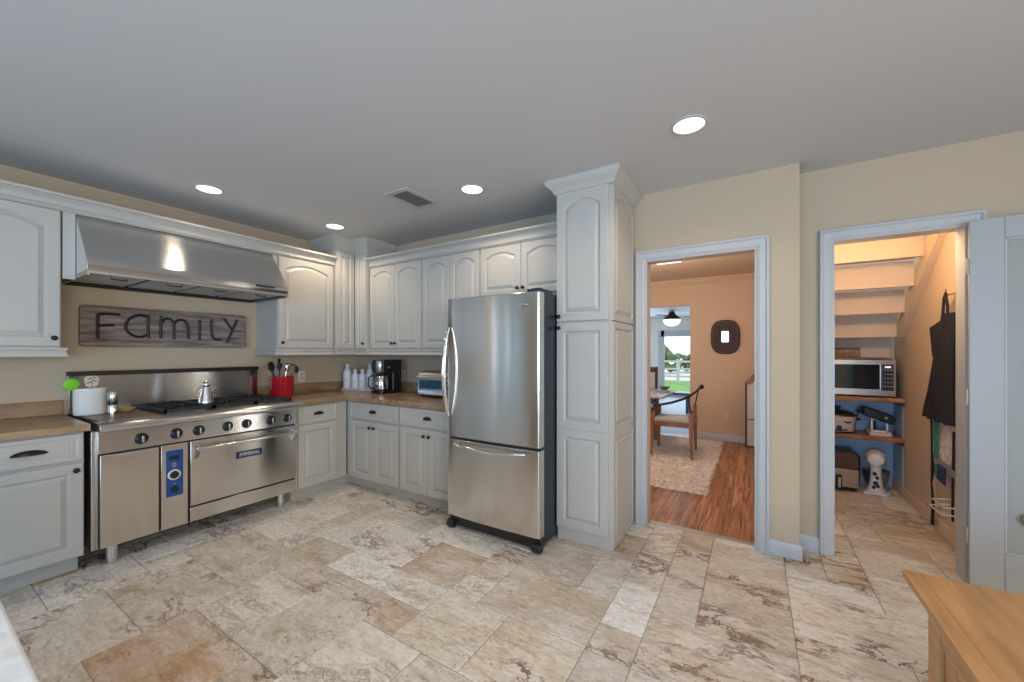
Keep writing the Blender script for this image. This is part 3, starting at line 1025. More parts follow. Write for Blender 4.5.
lt = MB()
strokes = [[(0.832, 1.434), (0.831, 1.529), (0.832, 1.614)], [(0.832, 1.611), (0.885, 1.621), (0.949, 1.619)], [(0.832, 1.529), (0.881, 1.535), (0.92, 1.538)],
           [(1.113, 1.629), (1.111, 1.538), (1.115, 1.446)],
           [(1.109, 1.614), (1.078, 1.624), (1.04, 1.618), (1.0, 1.586), (0.982, 1.538), (0.994, 1.491), (1.029, 1.461), (1.072, 1.454), (1.109, 1.473)],
           [(1.193, 1.63), (1.19, 1.534), (1.19, 1.444)], [(1.191, 1.572), (1.215, 1.604), (1.244, 1.609), (1.268, 1.585), (1.275, 1.531), (1.275, 1.442)],
           [(1.276, 1.57), (1.299, 1.599), (1.333, 1.605), (1.359, 1.58), (1.371, 1.52), (1.372, 1.445)], [(1.451, 1.616), (1.451, 1.524), (1.449, 1.44)],
           [(1.54, 1.627), (1.538, 1.537), (1.549, 1.471), (1.571, 1.447), (1.613, 1.448)],
           [(1.632, 1.641), (1.665, 1.594), (1.698, 1.544)], [(1.743, 1.637), (1.71, 1.554), (1.657, 1.42)]]


def smooth_path(p, k=5):
    if len(p) < 4: return p
    q = [p[0]] + list(p) + [p[-1]]
    out = []
    for i in range(1, len(q) - 2):
        for j in range(k):
            t = j / k
            out.append(tuple(.5 * (2 * q[i][d] + (q[i + 1][d] - q[i - 1][d]) * t + (2 * q[i - 1][d] - 5 * q[i][d] + 4 * q[i + 1][d] - q[i + 2][d]) * t * t + (3 * q[i][d] - q[i - 1][d] - 3 * q[i + 1][d] + q[i + 2][d]) * t ** 3) for d in (0, 1)))
    return out + [p[-1]]


for st in strokes:
    lt.tube([(-4.098, p[0], p[1]) for p in smooth_path(st)], .0095, 8)
lt.build('lettering', 'letter', r)


# ------------------------------------------------------------------ things on the worktops and range
r = thing('utensil_crock', 'white oval ceramic crock holding utensils, beside the range back', 'crock', (-3.86, .747, .908))
MB().lathe([(.070, 0), (.074, .004), (.076, .02), (.077, .165), (.080, .172), (.078, .180), (.072, .178), (.070, .02), (.001, .015)], (-3.86, .747, .908), 'z', 32, .78, 1.06).build('pot', 'white', r)
em = MB().tube([(-3.7985 - .010 * abs(cos(a)) , .747 + .028 * cos(a), 1.000 + .026 * sin(a)) for a in [2 * pi * i / 20 for i in range(20)]], .0022, 6, True)
em.build('embossed_ring', 'white', r)


def utensil(name, label, cat, p0, p1, rad, mat, group=None):
    r_ = thing(name, label, cat, p0, group=group)
    MB().tube([p0, p1], rad, 8).build('handle', mat, r_)
    return r_


g = 'utensils in the white crock'
r = utensil('serving_spoon', 'green round silicone spoon in the white crock', 'spoon', (-3.86, .727, .925), (-3.84, .668, 1.100), .007, 'green', g)
MB().lathe([(.001, -.006), (.030, -.004), (.040, 0), (.036, .006), (.020, .009), (.001, .010)], (-3.835, .655, 1.118), 'x', 20).build('bowl', 'green', r)
r = utensil('wooden_spatula', 'plain wooden spatula leaning in the white crock', 'spatula', (-3.88, .762, .925), (-3.875, .705, 1.075), .006, 'wood', g)
MB().prism([(-.014, 0), (.014, 0), (.022, .055), (-.020, .060)], lambda a, b, h: (-3.875 + h, .703 + a - b * .30, 1.070 + b), -.004, .004).build('blade', 'wood', r, bevel=.002)
r = utensil('slotted_turner', 'cream patterned turner standing in the white crock', 'turner', (-3.85, .757, .925), (-3.84, .750, 1.11), .007, 'wood', g)
MB().prism([(-.030, .012), (-.012, 0), (.014, 0), (.030, .012), (.036, .060), (.022, .078), (-.026, .076), (-.036, .055)], lambda a, b, h: (-3.84 + h, .750 + a, 1.095 + b), -.004, .004).build('blade', 'cream', r, bevel=.002)
sl = MB()
for (a, b, c) in ((-.020, .055, .024), (-.004, .040, .026), (-.024, .028, .030), (.004, .062, .018)):
    sl.tube([(-3.8355, .750 + a, 1.095 + b), (-3.8355, .750 + a + c * .5, 1.095 + b + .006), (-3.8355, .750 + a + c, 1.095 + b - .002)], .0028, 6)
sl.build('slots', 'black', r)

r = thing('pepper_mill', 'steel and glass pepper mill beside the white crock', 'pepper mill', (-3.78, .840, .906))
c_ = (-3.78, .840, .906)
MB().lathe([(.026, 0), (.026, .060), (.024, .064)], c_, 'z', 18).build('base', 'chrome', r)
MB().lathe([(.024, .064), (.0245, .068), (.0245, .090), (.024, .094)], c_, 'z', 18).build('window', 'ovenglass', r)
MB().lathe([(.025, .094), (.027, .100), (.026, .148), (.020, .156), (.001, .158)], c_, 'z', 18).build('cap', 'coffee_silver', r)
r = thing('spoon_rest', 'small yellow dish on the griddle end of the range', 'dish', (-3.83, .925, .906))
MB().lathe([(.020, 0), (.034, .008), (.046, .026), (.048, .028), (.043, .026), (.030, .010), (.001, .006)], (-3.83, .925, .906), 'z', 20).build('bowl', 'yellow', r)

r = thing('percolator', 'conical steel percolator with wooden handle on the range burners', 'percolator', (-3.605, 1.320, .935))
c_ = (-3.605, 1.320, .935)
MB().lathe([(.049, 0), (.051, .005), (.048, .020), (.025, .130), (.023, .138), (.001, .138)], c_, 'z', 26).build('body', 'chrome', r)
MB().lathe([(.0235, .138), (.025, .141), (.024, .158), (.018, .166), (.007, .170), (.008, .180), (.005, .185), (.001, .186)], c_, 'z', 22).build('lid', 'chrome', r)
MB().lathe([(.0245, .132), (.0262, .132), (.0262, .141), (.0245, .141)], c_, 'z', 22).build('band', 'black', r)
MB().tube([(-3.605, 1.295, 1.055), (-3.610, 1.270, 1.062), (-3.613, 1.258, 1.045), (-3.612, 1.258, 1.000), (-3.610, 1.268, .975)], [.005, .007, .008, .008, .004], 10).build('handle', 'wood', r)
MB().tube([(-3.605, 1.350, 1.02), (-3.605, 1.362, 1.045), (-3.605, 1.368, 1.055)], [.010, .008, .006], 8).build('spout', 'chrome', r)

r = thing('canister', 'red ribbed canister full of utensils beside the range', 'canister', (-3.885, 2.035, .9))
ring = [(.056, 0), (.058, .004)]
for i in range(1):
    pass
cm = MB()
loops = []
for rr_, hh in ((.096, 0), (.100, .006), (.100, .184), (.104, .190), (.104, .200), (.095, .200), (.093, .02), (.001, .016)):
    loops.append([(-3.885 + (rr_ + (.0022 * cos(18 * a) if .004 < hh < .186 and rr_ > .098 else 0)) * cos(a), 2.035 + (rr_ + (.0022 * cos(18 * a) if .004 < hh < .186 and rr_ > .098 else 0)) * sin(a), .9 + hh) for a in [2 * pi * i / 108 for i in range(108)]])
cm.loft(loops)
cm.build('pot', 'red', r)
g = 'utensils in the red canister'
base = (-3.885, 2.035)


def red_utensil(name, label, cat, dy, dx, h, mat, head, hmat=None):
    p0 = (base[0] + dx * .2, base[1] + dy * .2, .925)
    p1 = (base[0] + dx, base[1] + dy, .9 + h)
    r_ = utensil(name, label, cat, p0, p1, .0055, mat, g)
    head(r_, Vector(p1), hmat or mat)


def h_flat(w, l, tilt=0.0):
    def f(r_, p, m):
        MB().prism([(-w * .4, 0), (w * .4, 0), (w, l * .5), (w * .9, l), (-w * .9, l), (-w, l * .5)], lambda a, b, h: (p.x + h, p.y + a + b * tilt, p.z - .006 + b), -.003, .003).build('head', m, r_, bevel=.002)
    return f


def h_spoon(w, l, tilt=0.0):
    def f(r_, p, m):
        MB().ball((p.x, p.y + tilt * l, p.z + l * .45), .010, w, l * .55).build('head', m, r_)
    return f


def h_whisk(r_, p, m):
    mb = MB()
    for k in range(4):
        a = pi * k / 4
        mb.tube([(p.x + cos(a) * s * w_, p.y + sin(a) * s * w_ + z_ * .2, p.z + z_) for s, w_, z_ in ((1, .004, 0), (1, .022, .03), (1, .020, .055), (0, 0, .066), (-1, .020, .055), (-1, .022, .03), (-1, .004, 0))], .0014, 5)
    mb.build('head', m, r_)


def h_hook(r_, p, m):
    MB().tube([tuple(p), (p.x, p.y + .030, p.z + .030), (p.x, p.y + .075, p.z + .034), (p.x, p.y + .115, p.z + .014)], [.006, .009, .010, .005], 8).build('head', m, r_)


red_utensil('ladle', 'tall black-handled utensil, highest in the red canister', 'ladle', -.030, .01, .325, 'black', h_flat(.015, .055))
red_utensil('spatula', 'broad black spatula leaning left in the red canister', 'spatula', -.084, .00, .255, 'black', h_flat(.028, .085, -.25))
red_utensil('serving_spoon', 'black spoon behind the broad spatula in the red canister', 'spoon', -.066, -.064, .260, 'black', h_spoon(.028, .085))
red_utensil('slotted_turner', 'black turner just left of centre in the red canister', 'turner', .004, -.055, .262, 'black', h_flat(.024, .07, .1))
red_utensil('whisk', 'steel wire whisk in the middle of the red canister', 'whisk', .020, .03, .248, 'chrome', h_whisk)
red_utensil('serving_spoon', 'steel spoon in the right half of the red canister', 'spoon', .048, -.008, .258, 'chrome', h_spoon(.026, .070, .2))
red_utensil('tongs', 'curved grey tongs arching out right of the red canister', 'tongs', .070, -.060, .275, 'steel_dull', h_hook)
red_utensil('basting_spoon', 'short black spoon tipped right in the red canister', 'spoon', .088, .03, .232, 'black', h_spoon(.024, .062, .6))


def outlet(label, T, u, z, mat='white'):
    r_ = thing('wall_outlet', label, 'outlet', tuple(T(u, 0, z)), group='white wall outlets')
    MB(T).prism(rrect(u - .036, u + .036, z - .058, z + .058, .006), lambda a, b, h: (a, h, b), 0, .006).build('plate', mat, r_)
    for dz in (-.022, .022):
        MB(T).prism(rrect(u - .016, u + .016, z + dz - .014, z + dz + .014, .008), lambda a, b, h: (a, h, b), .006, .009).build('socket', 'trim', r_)
    return r_


outlet('white outlet on the wall behind the red canister', TL(XW + .001), 2.375, 1.072)
outlet('white outlet on the wall right of the coffee maker', TBk(YB - .001), -3.37, 1.072)

# tray with four bottles
r = thing('bottle_tray', 'small white tray under four white bottles in the corner', 'tray', (-3.82, 2.87, .9), rotz=radians(20), local=True)
MB().prism(rrect(-.205, .205, -.062, .062, .02), lambda a, b, h: (a, b, h), 0, .010).prism(rrect(-.205, .205, -.062, -.054, .003), lambda a, b, h: (a, b, h), .010, .024).prism(rrect(-.205, .205, .054, .062, .003), lambda a, b, h: (a, b, h), .010, .024).prism(rrect(-.205, -.197, -.062, .062, .003), lambda a, b, h: (a, b, h), .010, .024).prism(rrect(.197, .205, -.062, .062, .003), lambda a, b, h: (a, b, h), .010, .024).build('base', 'cream', r, bevel=.002)


def bottle(label, x, y, h, rad, name='bottle'):
    r_ = thing('soap_bottle', label, 'bottle', (x, y, .911), group='white bottles on the corner tray')
    MB().lathe([(rad * .92, 0), (rad, .006), (rad, h * .66), (rad * .9, h * .73), (rad * .42, h * .83), (rad * .40, h * .86)], (x, y, .911), 'z', 24).build('body', 'whiteplastic', r_)
    MB().lathe([(rad * .5, h * .86), (rad * .52, h * .87), (rad * .5, h * .985), (rad * .44, h), (.001, h)], (x, y, .911), 'z', 18).build('cap', 'white', r_)
    # handwritten mark on the face towards the room
    d = Vector((.70, -.71, 0)); s_ = Vector((.71, .70, 0))
    p = Vector((x, y, .911 + h * .36)) + d * (rad + .0005)
    mb = MB()
    q = [(-.012, .020), (-.013, -.006), (-.004, .010), (.004, -.012), (.010, .016), (.013, -.010)]
    pts = []
    for a, b in q:
        pts.append(tuple(Vector((x, y, .911 + h * .36 + b)) + d * math.sqrt(max(0, rad * rad - a * a)) + s_ * a))
    mb.tube(pts, .0016, 5)
    mb.build('mark', 'charcoal', r_)
    return r_


ca, sa = cos(radians(20)), sin(radians(20))


def on_tray(t, off=0): return (-3.82 + t * ca - off * sa, 2.87 + t * sa + off * ca)


for t, h, rad, lab in ((-.162, .285, .044, 'tall white bottle at the left end of the corner tray'), (-.062, .228, .042, 'short white bottle, second from the left on the tray'),
                       (.030, .228, .042, 'short white bottle, third from the left on the tray'), (.128, .285, .042, 'tall white bottle next to the coffee maker')):
    x, y = on_tray(t)
    bottle(lab, x, y, h, rad)

# coffee maker
r = thing('coffee_maker', 'black and silver drip coffee maker with steel carafe', 'coffee maker', (-3.32, 2.84, .9))
MB().prism(rrect(-3.425, -3.250, 2.695, 2.975, .03), lambda a, b, h: (a, b, h), .9, .932).build('base', 'black', r, bevel=.004)
MB().prism(rrect(-3.425, -3.250, 2.850, 2.975, .02), lambda a, b, h: (a, b, h), .932, 1.13).build('column', 'black', r)
MB().prism(rrect(-3.425, -3.250, 2.715, 2.975, .02), lambda a, b, h: (a, b, h), 1.118, 1.252).build('head', 'black', r, bevel=.005)
MB().lathe([(.046, 0), (.049, .004), (.049, .112), (.046, .118)], (-3.318, 2.742, 1.125), 'z', 24).build('filter_basket', 'coffee_silver', r)
MB().box(-3.415, -3.372, 2.708, 2.716, 1.150, 1.235).build('display', 'navy', r)
MB().lathe([(.013, 0), (.012, .010), (.001, .011)], (-3.249, 2.79, 1.175), 'x', 14).build('button', 'coffee_silver', r)
cf = thing('coffee_carafe', 'steel carafe with black handle standing in the coffee maker', 'carafe', (-3.318, 2.757, .933))
c_ = (-3.318, 2.757, .933)
MB().lathe([(.060, 0), (.068, .008), (.070, .060), (.065, .130), (.052, .152)], c_, 'z', 26).build('body', 'chrome', cf)
MB().lathe([(.0525, .152), (.056, .156), (.052, .168), (.030, .176), (.001, .177)], c_, 'z', 24).build('lid', 'black', cf)
MB().lathe([(.067, .006), (.0705, .006), (.0705, .020), (.0685, .020)], c_, 'z', 24).build('band', 'black', cf)
MB().tube([(-3.366, 2.730, 1.080), (-3.405, 2.700, 1.088), (-3.430, 2.682, 1.065), (-3.432, 2.680, .985), (-3.412, 2.694, .952), (-3.376, 2.718, .958)], .009, 10).build('handle', 'black', cf)

# toaster oven
r = thing('toaster_oven', 'small chrome toaster oven beside the refrigerator', 'toaster oven', (-2.55, 2.86, .9))
TX0, TX1, TY = -2.775, -2.335, 2.735
MB().prism([(TY, .926), (TY, 1.105), (TY + .02, 1.135), (TY + .06, 1.152), (2.985, 1.152), (2.985, .926)], lambda a, b, h: (h, a, b), TX0, TX1).build('body', 'steel', r, bevel=.006)
tdr = MB().box(TX0 + .018, TX1 - .085, TY - .010, TY + .004, .968, 1.098).build('door', 'steel_dull', r, bevel=.004)
MB().box(TX0 + .034, TX1 - .100, TY - .013, TY - .009, .985, 1.072).build('window', 'tglass', tdr)
MB().tube([(TX0 + .03, TY - .012, 1.094), (TX0 + .03, TY - .034, 1.099), (TX1 - .10, TY - .034, 1.099), (TX1 - .10, TY - .012, 1.094)], .008, 8).build('handle', 'chrome', tdr)
MB().box(TX1 - .080, TX1 - .004, TY - .006, TY + .004, .940, 1.100).build('control_panel', 'black', r)
for zz in (.975, 1.03, 1.075):
    MB().lathe([(.015, 0), (.013, -.014), (.001, -.015)], (TX1 - .042, TY - .006, zz), 'y', 14).build('knob', 'coffee_silver', r)
MB().box(TX0 + .01, TX1 - .01, TY + .002, 2.98, .914, .927).build('crumb_tray', 'black', r)
MB().box(TX0 + .11, TX0 + .25, TY - .010, TY + .004, .930, .944).build('tray_pull', 'chrome', r)
for x in (TX0 + .03, TX1 - .03):
    for y in (TY + .03, 2.95):
        MB().lathe([(.012, 0), (.014, .014)], (x, y, .9), 'z', 12).build('foot', 'black', r)

# ------------------------------------------------------------------ ceiling lights and vent
labs = ('recessed ceiling light above the left part of the range', 'recessed ceiling light near the tall corner cabinet', 'recessed ceiling light in front of the refrigerator', 'recessed ceiling light nearest the dining room doorway')
for (x, y), lab in zip(((-3.451, 1.281), (-3.438, 2.30), (-1.785, 2.314), (-0.295, 2.273)), labs):
    r = thing('recessed_light', lab, 'ceiling light', (x, y, ZC), group='recessed kitchen ceiling lights')
    MB().lathe([(.078, 0), (.078, -.006), (.090, -.005), (.094, 0)], (x, y, ZC), 'z', 32).build('trim_ring', 'trim', r)
    MB().lathe([(.077, -.001), (.077, -.004), (.05, -.009), (.001, -.010)], (x, y, ZC), 'z', 32).build('lens', 'lamp', r)
r = thing('ceiling_vent', 'white rectangular air vent in the ceiling', 'vent', (-2.29, 2.205, ZC))
vm = MB()
X0, X1, Y0, Y1 = -2.415, -2.165, 2.02, 2.39
for a in ((X0, X0 + .042, Y0, Y1), (X1 - .042, X1, Y0, Y1), (X0 + .042, X1 - .042, Y0, Y0 + .045), (X0 + .042, X1 - .042, Y1 - .045, Y1)):
    vm.box(a[0], a[1], a[2], a[3], ZC - .012, ZC - .0005)
vm.build('frame', 'trim', r, bevel=.003)
MB().box(X0 + .043, X1 - .043, Y0 + .046, Y1 - .046, ZC - .003, ZC - .0005).build('duct_shade', 'dark', r)  # dark plate painting the shade between the louvres
for k in range(5):
    xk = X0 + .056 + k * .031
    MB().prism([(xk, ZC - .012), (xk + .004, ZC - .012), (xk + .011, ZC - .003), (xk + .007, ZC - .003)], lambda a, b, h: (a, h, b), Y0 + .046, Y1 - .046).build('louvre', 'ventgrey', r)

# ------------------------------------------------------------------ chest (bottom right) and island edge (bottom left)
r = thing('chest', 'honey pine storage chest at the near right corner', 'chest', (.9, 1.4, 0))
ZT = .50
CX0, CX1, CY0, CY1 = .485, 1.25, .66, 2.067
MB().box(CX0 + .0502, CX1 - .0502, CY0, CY1, ZT - .024, ZT).build('top', 'pine', r, bevel=.0015)
MB().box(CX0, CX0 + .050, CY0, CY1, ZT - .024, ZT).build('edge_board', 'pine_x', r, bevel=.0015)
MB().box(CX1 - .050, CX1, CY0, CY1, ZT - .024, ZT).build('edge_board', 'pine_x', r, bevel=.0015)
BY0, BY1, BX0, BX1 = .90, 1.827, CX0 + .006, CX1 - .006
MB().box(BX0 + .02, BX1 - .02, BY0 + .02, BY1 - .02, .06, ZT - .026).build('box', 'pine', r)
for x in (BX0, BX1 - .06):
    for y in (BY0, BY1 - .085):
        MB().box(x, x + .06, y, y + .085, 0, ZT - .024).build('corner_post', 'pine', r, bevel=.003)
for x in (BX0 + .004, BX1 - .024):
    MB().box(x, x + .02, BY0 + .085, BY1 - .085, ZT - .085, ZT - .025).build('rail', 'pine', r, bevel=.003)
    MB().box(x, x + .02, BY0 + .085, BY1 - .085, .06, .13).build('rail', 'pine', r, bevel=.003)
n_ = 9
for k in range(n_):
    y = BY0 + .09 + k * (BY1 - BY0 - .18) / n_
    MB().box(BX0 + .012, BX0 + .022, y + .004, y + (BY1 - BY0 - .18) / n_ - .004, .12, ZT - .08).build('slat', 'pine', r, bevel=.003)

r = thing('island', 'counter with white textured stone top at the near left corner', 'island', (-1.5, -.35, 0))
MB().box(-2.4, -.55, -.75, .110, .862, .90).build('top', 'stone', r, bevel=.006)
MB().box(-2.3, -.65, -.68, .03, .09, .861).build('cabinet', 'paint', r)
MB().box(-2.28, -.67, -.62, -.02, 0, .09).build('plinth', 'paint', r)

# ------------------------------------------------------------------ open closet door with glass
ang = radians(-7.35)
r = struct(bpy.data.objects.new('door_1', None), 'white door with frosted glass pane, swung open against the wall', 'door')
COL.objects.link(r)
r.location = (1.033, 3.228, 0); r.rotation_euler = (0, 0, ang)
ORIG[r.name] = (0, 0, 0)
DW, DH, DT = .61, 2.074, .034
fr = MB()
fr.box(0, .128, 0, DT, .026, DH).box(DW - .128, DW, 0, DT, .026, DH).box(.128, DW - .128, 0, DT, 1.955, DH).box(.128, DW - .128, 0, DT, .026, .236)
fr.build('frame', 'doorpaint', r, bevel=.003)
bd = MB()
for a in ((.128, .138, .236, 1.955), (DW - .138, DW - .128, .236, 1.955)):
    bd.box(a[0], a[1], .004, DT - .004, a[2], a[3])
bd.box(.138, DW - .138, .004, DT - .004, 1.945, 1.955).box(.138, DW - .138, .004, DT - .004, .236, .246)
bd.build('glazing_bead', 'trim', r, bevel=.003)
MB().box(.138, DW - .138, .014, .021, .246, 1.945).build('pane', 'frost', r)
MB().tube([(.222 + .034 * cos(t), -.006, .440 + .030 * sin(t)) for t in [2 * pi * i / 24 for i in range(24)]], .008, 8, True).tube([(.222, .016, .440), (.222, -.006, .470)], .004, 6).lathe([(.018, 0), (.012, -.016), (.001, -.018)], (.222, .014, .440), 'y', 16).build('brass_ring', 'brass', r)  # oval brass ring in front of the pane
for z in (.30, 1.08, 1.82):
    MB().tube([(-.008, .006, z - .045), (-.008, .006, z + .045)], .006, 8).build('hinge', 'steel_dull', r)

# ------------------------------------------------------------------ under-stair pantry
CXL, CXR, CYB = .41, 1.172, 5.25
struct(MB().box(CXL - .10, CXL, YC + .12, 5.35, 0, 2.55).build('wall_pantry_left', 'closetpaint'), 'cream left wall of the under-stair pantry', 'wall')
mb = MB().box(CXR, CXR + .10, YC + .12, 5.35, 0, 2.55)
struct(mb.build('wall_pantry_right', 'closetpaint'), 'cream right wall of the under-stair pantry, hung with aprons', 'wall')
struct(MB().box(CXL - .1, CXR + .1, CYB, CYB + .1, 0, 2.55).build('wall_pantry_back', 'closetpaint'), 'cream rear wall of the under-stair pantry', 'wall')
MBp = MB().box(CXL + .002, CXR - .002, CYB - .006, CYB - .001, 0, .86).box(CXR - .006, CXR - .001, 4.95, CYB - .006, 0, .86)  # thin sheets of blue colour over the lower walls
struct(MBp.build('trim_4', 'blue'), 'thin slate blue sheets behind the lower pantry shelves', 'panel')
struct(MB().box(CXL - .1, CXR + .1, YC + .12, 4.26, 2.44, 2.5).build('ceiling_pantry', 'closetpaint'), 'cream ceiling over the under-stair pantry', 'ceiling')
struct(MB().sweep([(CXR, CYB), (CXR, YC + .12)], BB).build('baseboard_pantry', 'closetpaint'), 'cream baseboard along the right wall of the pantry', 'baseboard')
r = thing('staircase', 'underside of a cream painted staircase sloping over the pantry', 'stairs', (.79, 4.7, 1.28))
ys = [4.25, 4.47, 4.70, 4.93, 5.14]
zs = [2.085, 1.885, 1.685, 1.478, 1.282]
for k in range(5):
    zt = 2.45 if k == 0 else zs[k - 1]
    MB().box(CXL + .001, CXR - .052, ys[k], ys[k] + .02, zs[k], zt).build('riser', 'closetpaint', r)
    ye = ys[k + 1] if k < 4 else CYB - .007
    MB().box(CXL + .001, CXR - .052, ys[k] + .02, ye + .02 if k < 4 else ye, zs[k] + .02, zs[k] + .05).build('tread', 'closetpaint', r)
    MB().box(CXL + .001, CXR - .052, ys[k] - .006, ys[k] + .026, zs[k] - .004, zs[k] + .020).build('nosing', 'closetpaint', r)
s0, s1 = (3.68, 2.44), (4.90, 1.40)
st = MB().prism([(s0[0] - .02, s0[1]), (s0[0] + .26, s0[1]), (4.90, 1.61), (4.90, 1.465)], lambda a, b, h: (h, a, b), CXR - .050, CXR - .001)
st.build('stringer', 'closetpaint', r)


def shelf(z, label, depth0):
    r_ = thing('pantry_shelf', label, 'shelf', (.79, 5.0, z), group='live-edge pantry shelves')
    rnd = random.Random(int(z * 100))
    front = [(CXL + .002 + (CXR - CXL - .009) * i / 16, depth0 + .012 * sin(i * 1.3 + z * 9) + rnd.uniform(-.005, .005)) for i in range(17)]
    poly = front + [(CXR - .007, CYB - .007), (CXL + .002, CYB - .007)]
    MB().prism(poly, lambda a, b, h: (a, b, h), z - .042, z).build('board', 'shelfwood', r_, bevel=.006)
    MB().box(CXR - .032, CXR - .007, depth0 + .03, CYB - .007, z - .072, z - .043).build('cleat', 'darkwood', r_)
    return r_


SH1, SH2 = .912, .545
shelf(SH1, 'live-edge wooden shelf carrying the microwave', 4.86)
shelf(SH2, 'live-edge wooden shelf carrying the slow cooker', 4.88)

r = thing('microwave', 'steel-fronted microwave with black door on the upper pantry shelf', 'microwave', (.85, 5.0, SH1))
MX0, MX1, MY = .565, 1.105, 4.875
MB().box(MX0, MX1, MY + .015, 5.23, SH1 + .012, 1.262).build('body', 'black', r, bevel=.004)
MB().box(MX0, MX1, MY, MY + .016, SH1 + .014, 1.262).build('front', 'champagne', r, bevel=.003)
md = MB().box(MX0 + .02, MX1 - .112, MY - .006, MY + .002, SH1 + .075, 1.218).build('door', 'ovenglass', r)
MB().box(MX1 - .108, MX1 - .100, MY - .010, MY + .002, SH1 + .062, 1.225).build('door_edge', 'chrome', md)
cp = MB().box(MX1 - .096, MX1 - .018, MY - .005, MY + .002, SH1 + .066, 1.220).build('control_panel', 'black', r)
MB().box(MX1 - .078, MX1 - .036, MY - .007, MY - .004, 1.188, 1.204).build('display', 'lampcool', cp)
km = MB()
for i in range(3):
    for j in range(5):
        km.box(MX1 - .084 + i * .022, MX1 - .070 + i * .022, MY - .0065, MY - .004, 1.165 - j * .038, 1.172 - j * .038)
km.build('keypad', 'coffee_silver', cp)
for x in (MX0 + .05, MX1 - .05):
    for y in (MY + .05, 5.18):
        MB().lathe([(.014, 0), (.014, .013)], (x, y, SH1), 'z', 10).build('foot', 'black', r)

r = thing('wicker_basket', 'small wicker basket with dark rim on the microwave', 'basket', (.72, 4.99, 1.262))
bmk = MB()
bx0, bx1, by0, by1 = .585, .862, 4.93, 5.06
for k in range(4):
    z = 1.274 + k * .027
    bmk.tube([(bx0, by0, z), (bx1, by0, z), (bx1, by1, z), (bx0, by1, z)], .009, 6, True)
for i in range(10):
    x = bx0 + (bx1 - bx0) * i / 9
    bmk.tube([(x, by0 - .008 * (-1) ** i, 1.270), (x, by0 - .010, 1.36)], .0055, 6)
bmk.build('weave', 'wicker', r)
MB().tube([(bx0, by0, 1.366), (bx1, by0, 1.366), (bx1, by1, 1.366), (bx0, by1, 1.366)], .009, 6, True).build('rim', 'wickerdark', r)
MB().box(bx0, bx1, by0, by1, 1.263, 1.270).build('bottom', 'wickerdark', r)

r = thing('slow_cooker', 'cream slow cooker with black lid on the lower pantry shelf', 'slow cooker', (.705, 5.0, SH2))
c_ = (.705, 5.00, SH2)
MB().lathe([(.105, .012), (.118, .020), (.130, .150), (.134, .165)], c_, 'z', 26, 1.1, .85).build('pot', 'cream', r)
MB().lathe([(.108, 0), (.108, .014), (.12, .024)], c_, 'z', 26, 1.1, .85).build('base', 'black', r)
MB().lathe([(.136, .166), (.128, .182), (.09, .205), (.03, .218), (.001, .218)], c_, 'z', 26, 1.1, .85).build('lid', 'blued', r)
MB().lathe([(.018, .217), (.014, .232), (.030, .244), (.030, .256), (.001, .262)], c_, 'z', 16).build('lid_knob', 'black', r)
for s in (-1, 1):
    MB().tube([(.705 + s * .140, 4.96, SH2 + .135), (.705 + s * .165, 4.97, SH2 + .140), (.705 + s * .165, 5.03, SH2 + .140), (.705 + s * .140, 5.04, SH2 + .135)], .010, 8).build('handle', 'black', r)
MB().lathe([(.022, 0), (.018, -.014), (.001, -.015)], (.705, 4.893, SH2 + .055), 'y', 16).build('dial', 'black', r)
mk = MB()
for dx in (-.065, .065):
    mk.tube([(.705 + dx - .026, 4.893 + abs(dx) * .11, SH2 + .118), (.705 + dx, 4.887 + abs(dx) * .11, SH2 + .106), (.705 + dx + .026, 4.893 + abs(dx) * .11, SH2 + .118)], .007, 6)
mk.tube([(.64, 4.905, SH2 + .038), (.705, 4.894, SH2 + .030), (.77, 4.905, SH2 + .038)], .006, 6)
mk.build('trim_marks', 'black', r)

r = thing('sandwich_press', 'black tilted-lid appliance with white stand on the lower pantry shelf', 'appliance', (1.01, 5.0, SH2))
MB().prism([(4.93, 0), (5.10, 0), (5.10, .05), (4.95, .035)], lambda a, b, h: (h, a, SH2 + b), .935, 1.095).build('base', 'cream', r, bevel=.006)
MB().prism([(-.112, .188), (.100, .108), (.118, .150), (.108, .192), (-.085, .268), (-.120, .248)], lambda a, b, h: (1.0 + a, h, SH2 + b), 4.92, 5.11).build('lid', 'blued', r, bevel=.014)
sm = MB().box(.945, .960, 4.94, 4.955, SH2 + .035, SH2 + .17).box(1.052, 1.067, 4.94, 4.955, SH2 + .035, SH2 + .155).box(.945, 1.067, 4.94, 4.955, SH2 + .145, SH2 + .160).box(.945, 1.067, 4.94, 4.955, SH2 + .035, SH2 + .050)
sm.build('stand', 'white', r, bevel=.003)
MB().box(.97, 1.0, 5.03, 5.09, SH2 + .03, SH2 + .19).build('column', 'blued', r)
MB().lathe([(.015, 0), (.013, -.012), (.001, -.013)], (1.045, 4.92, SH2 + .175), 'y', 14).build('knob', 'chrome', r)
MB().tube([(1.07, 5.00, SH2 + .012), (1.10, 4.96, SH2 + .030), (1.12, 4.97, SH2 + .06), (1.12, 5.03, SH2 + .03)], .006, 8).build('cord', 'black', r)
o = MB().tube([(.858, 5.16, SH2 + .01), (.876, 5.16, SH2 + .11), (.890, 5.155, SH2 + .19), (.884, 5.15, SH2 + .21)], [.008, .004, .006, .014], 8).build('skimmer_ladle', 'black')
tag(o, 'thin black ladle leaning between slow cooker and black appliance', 'ladle')

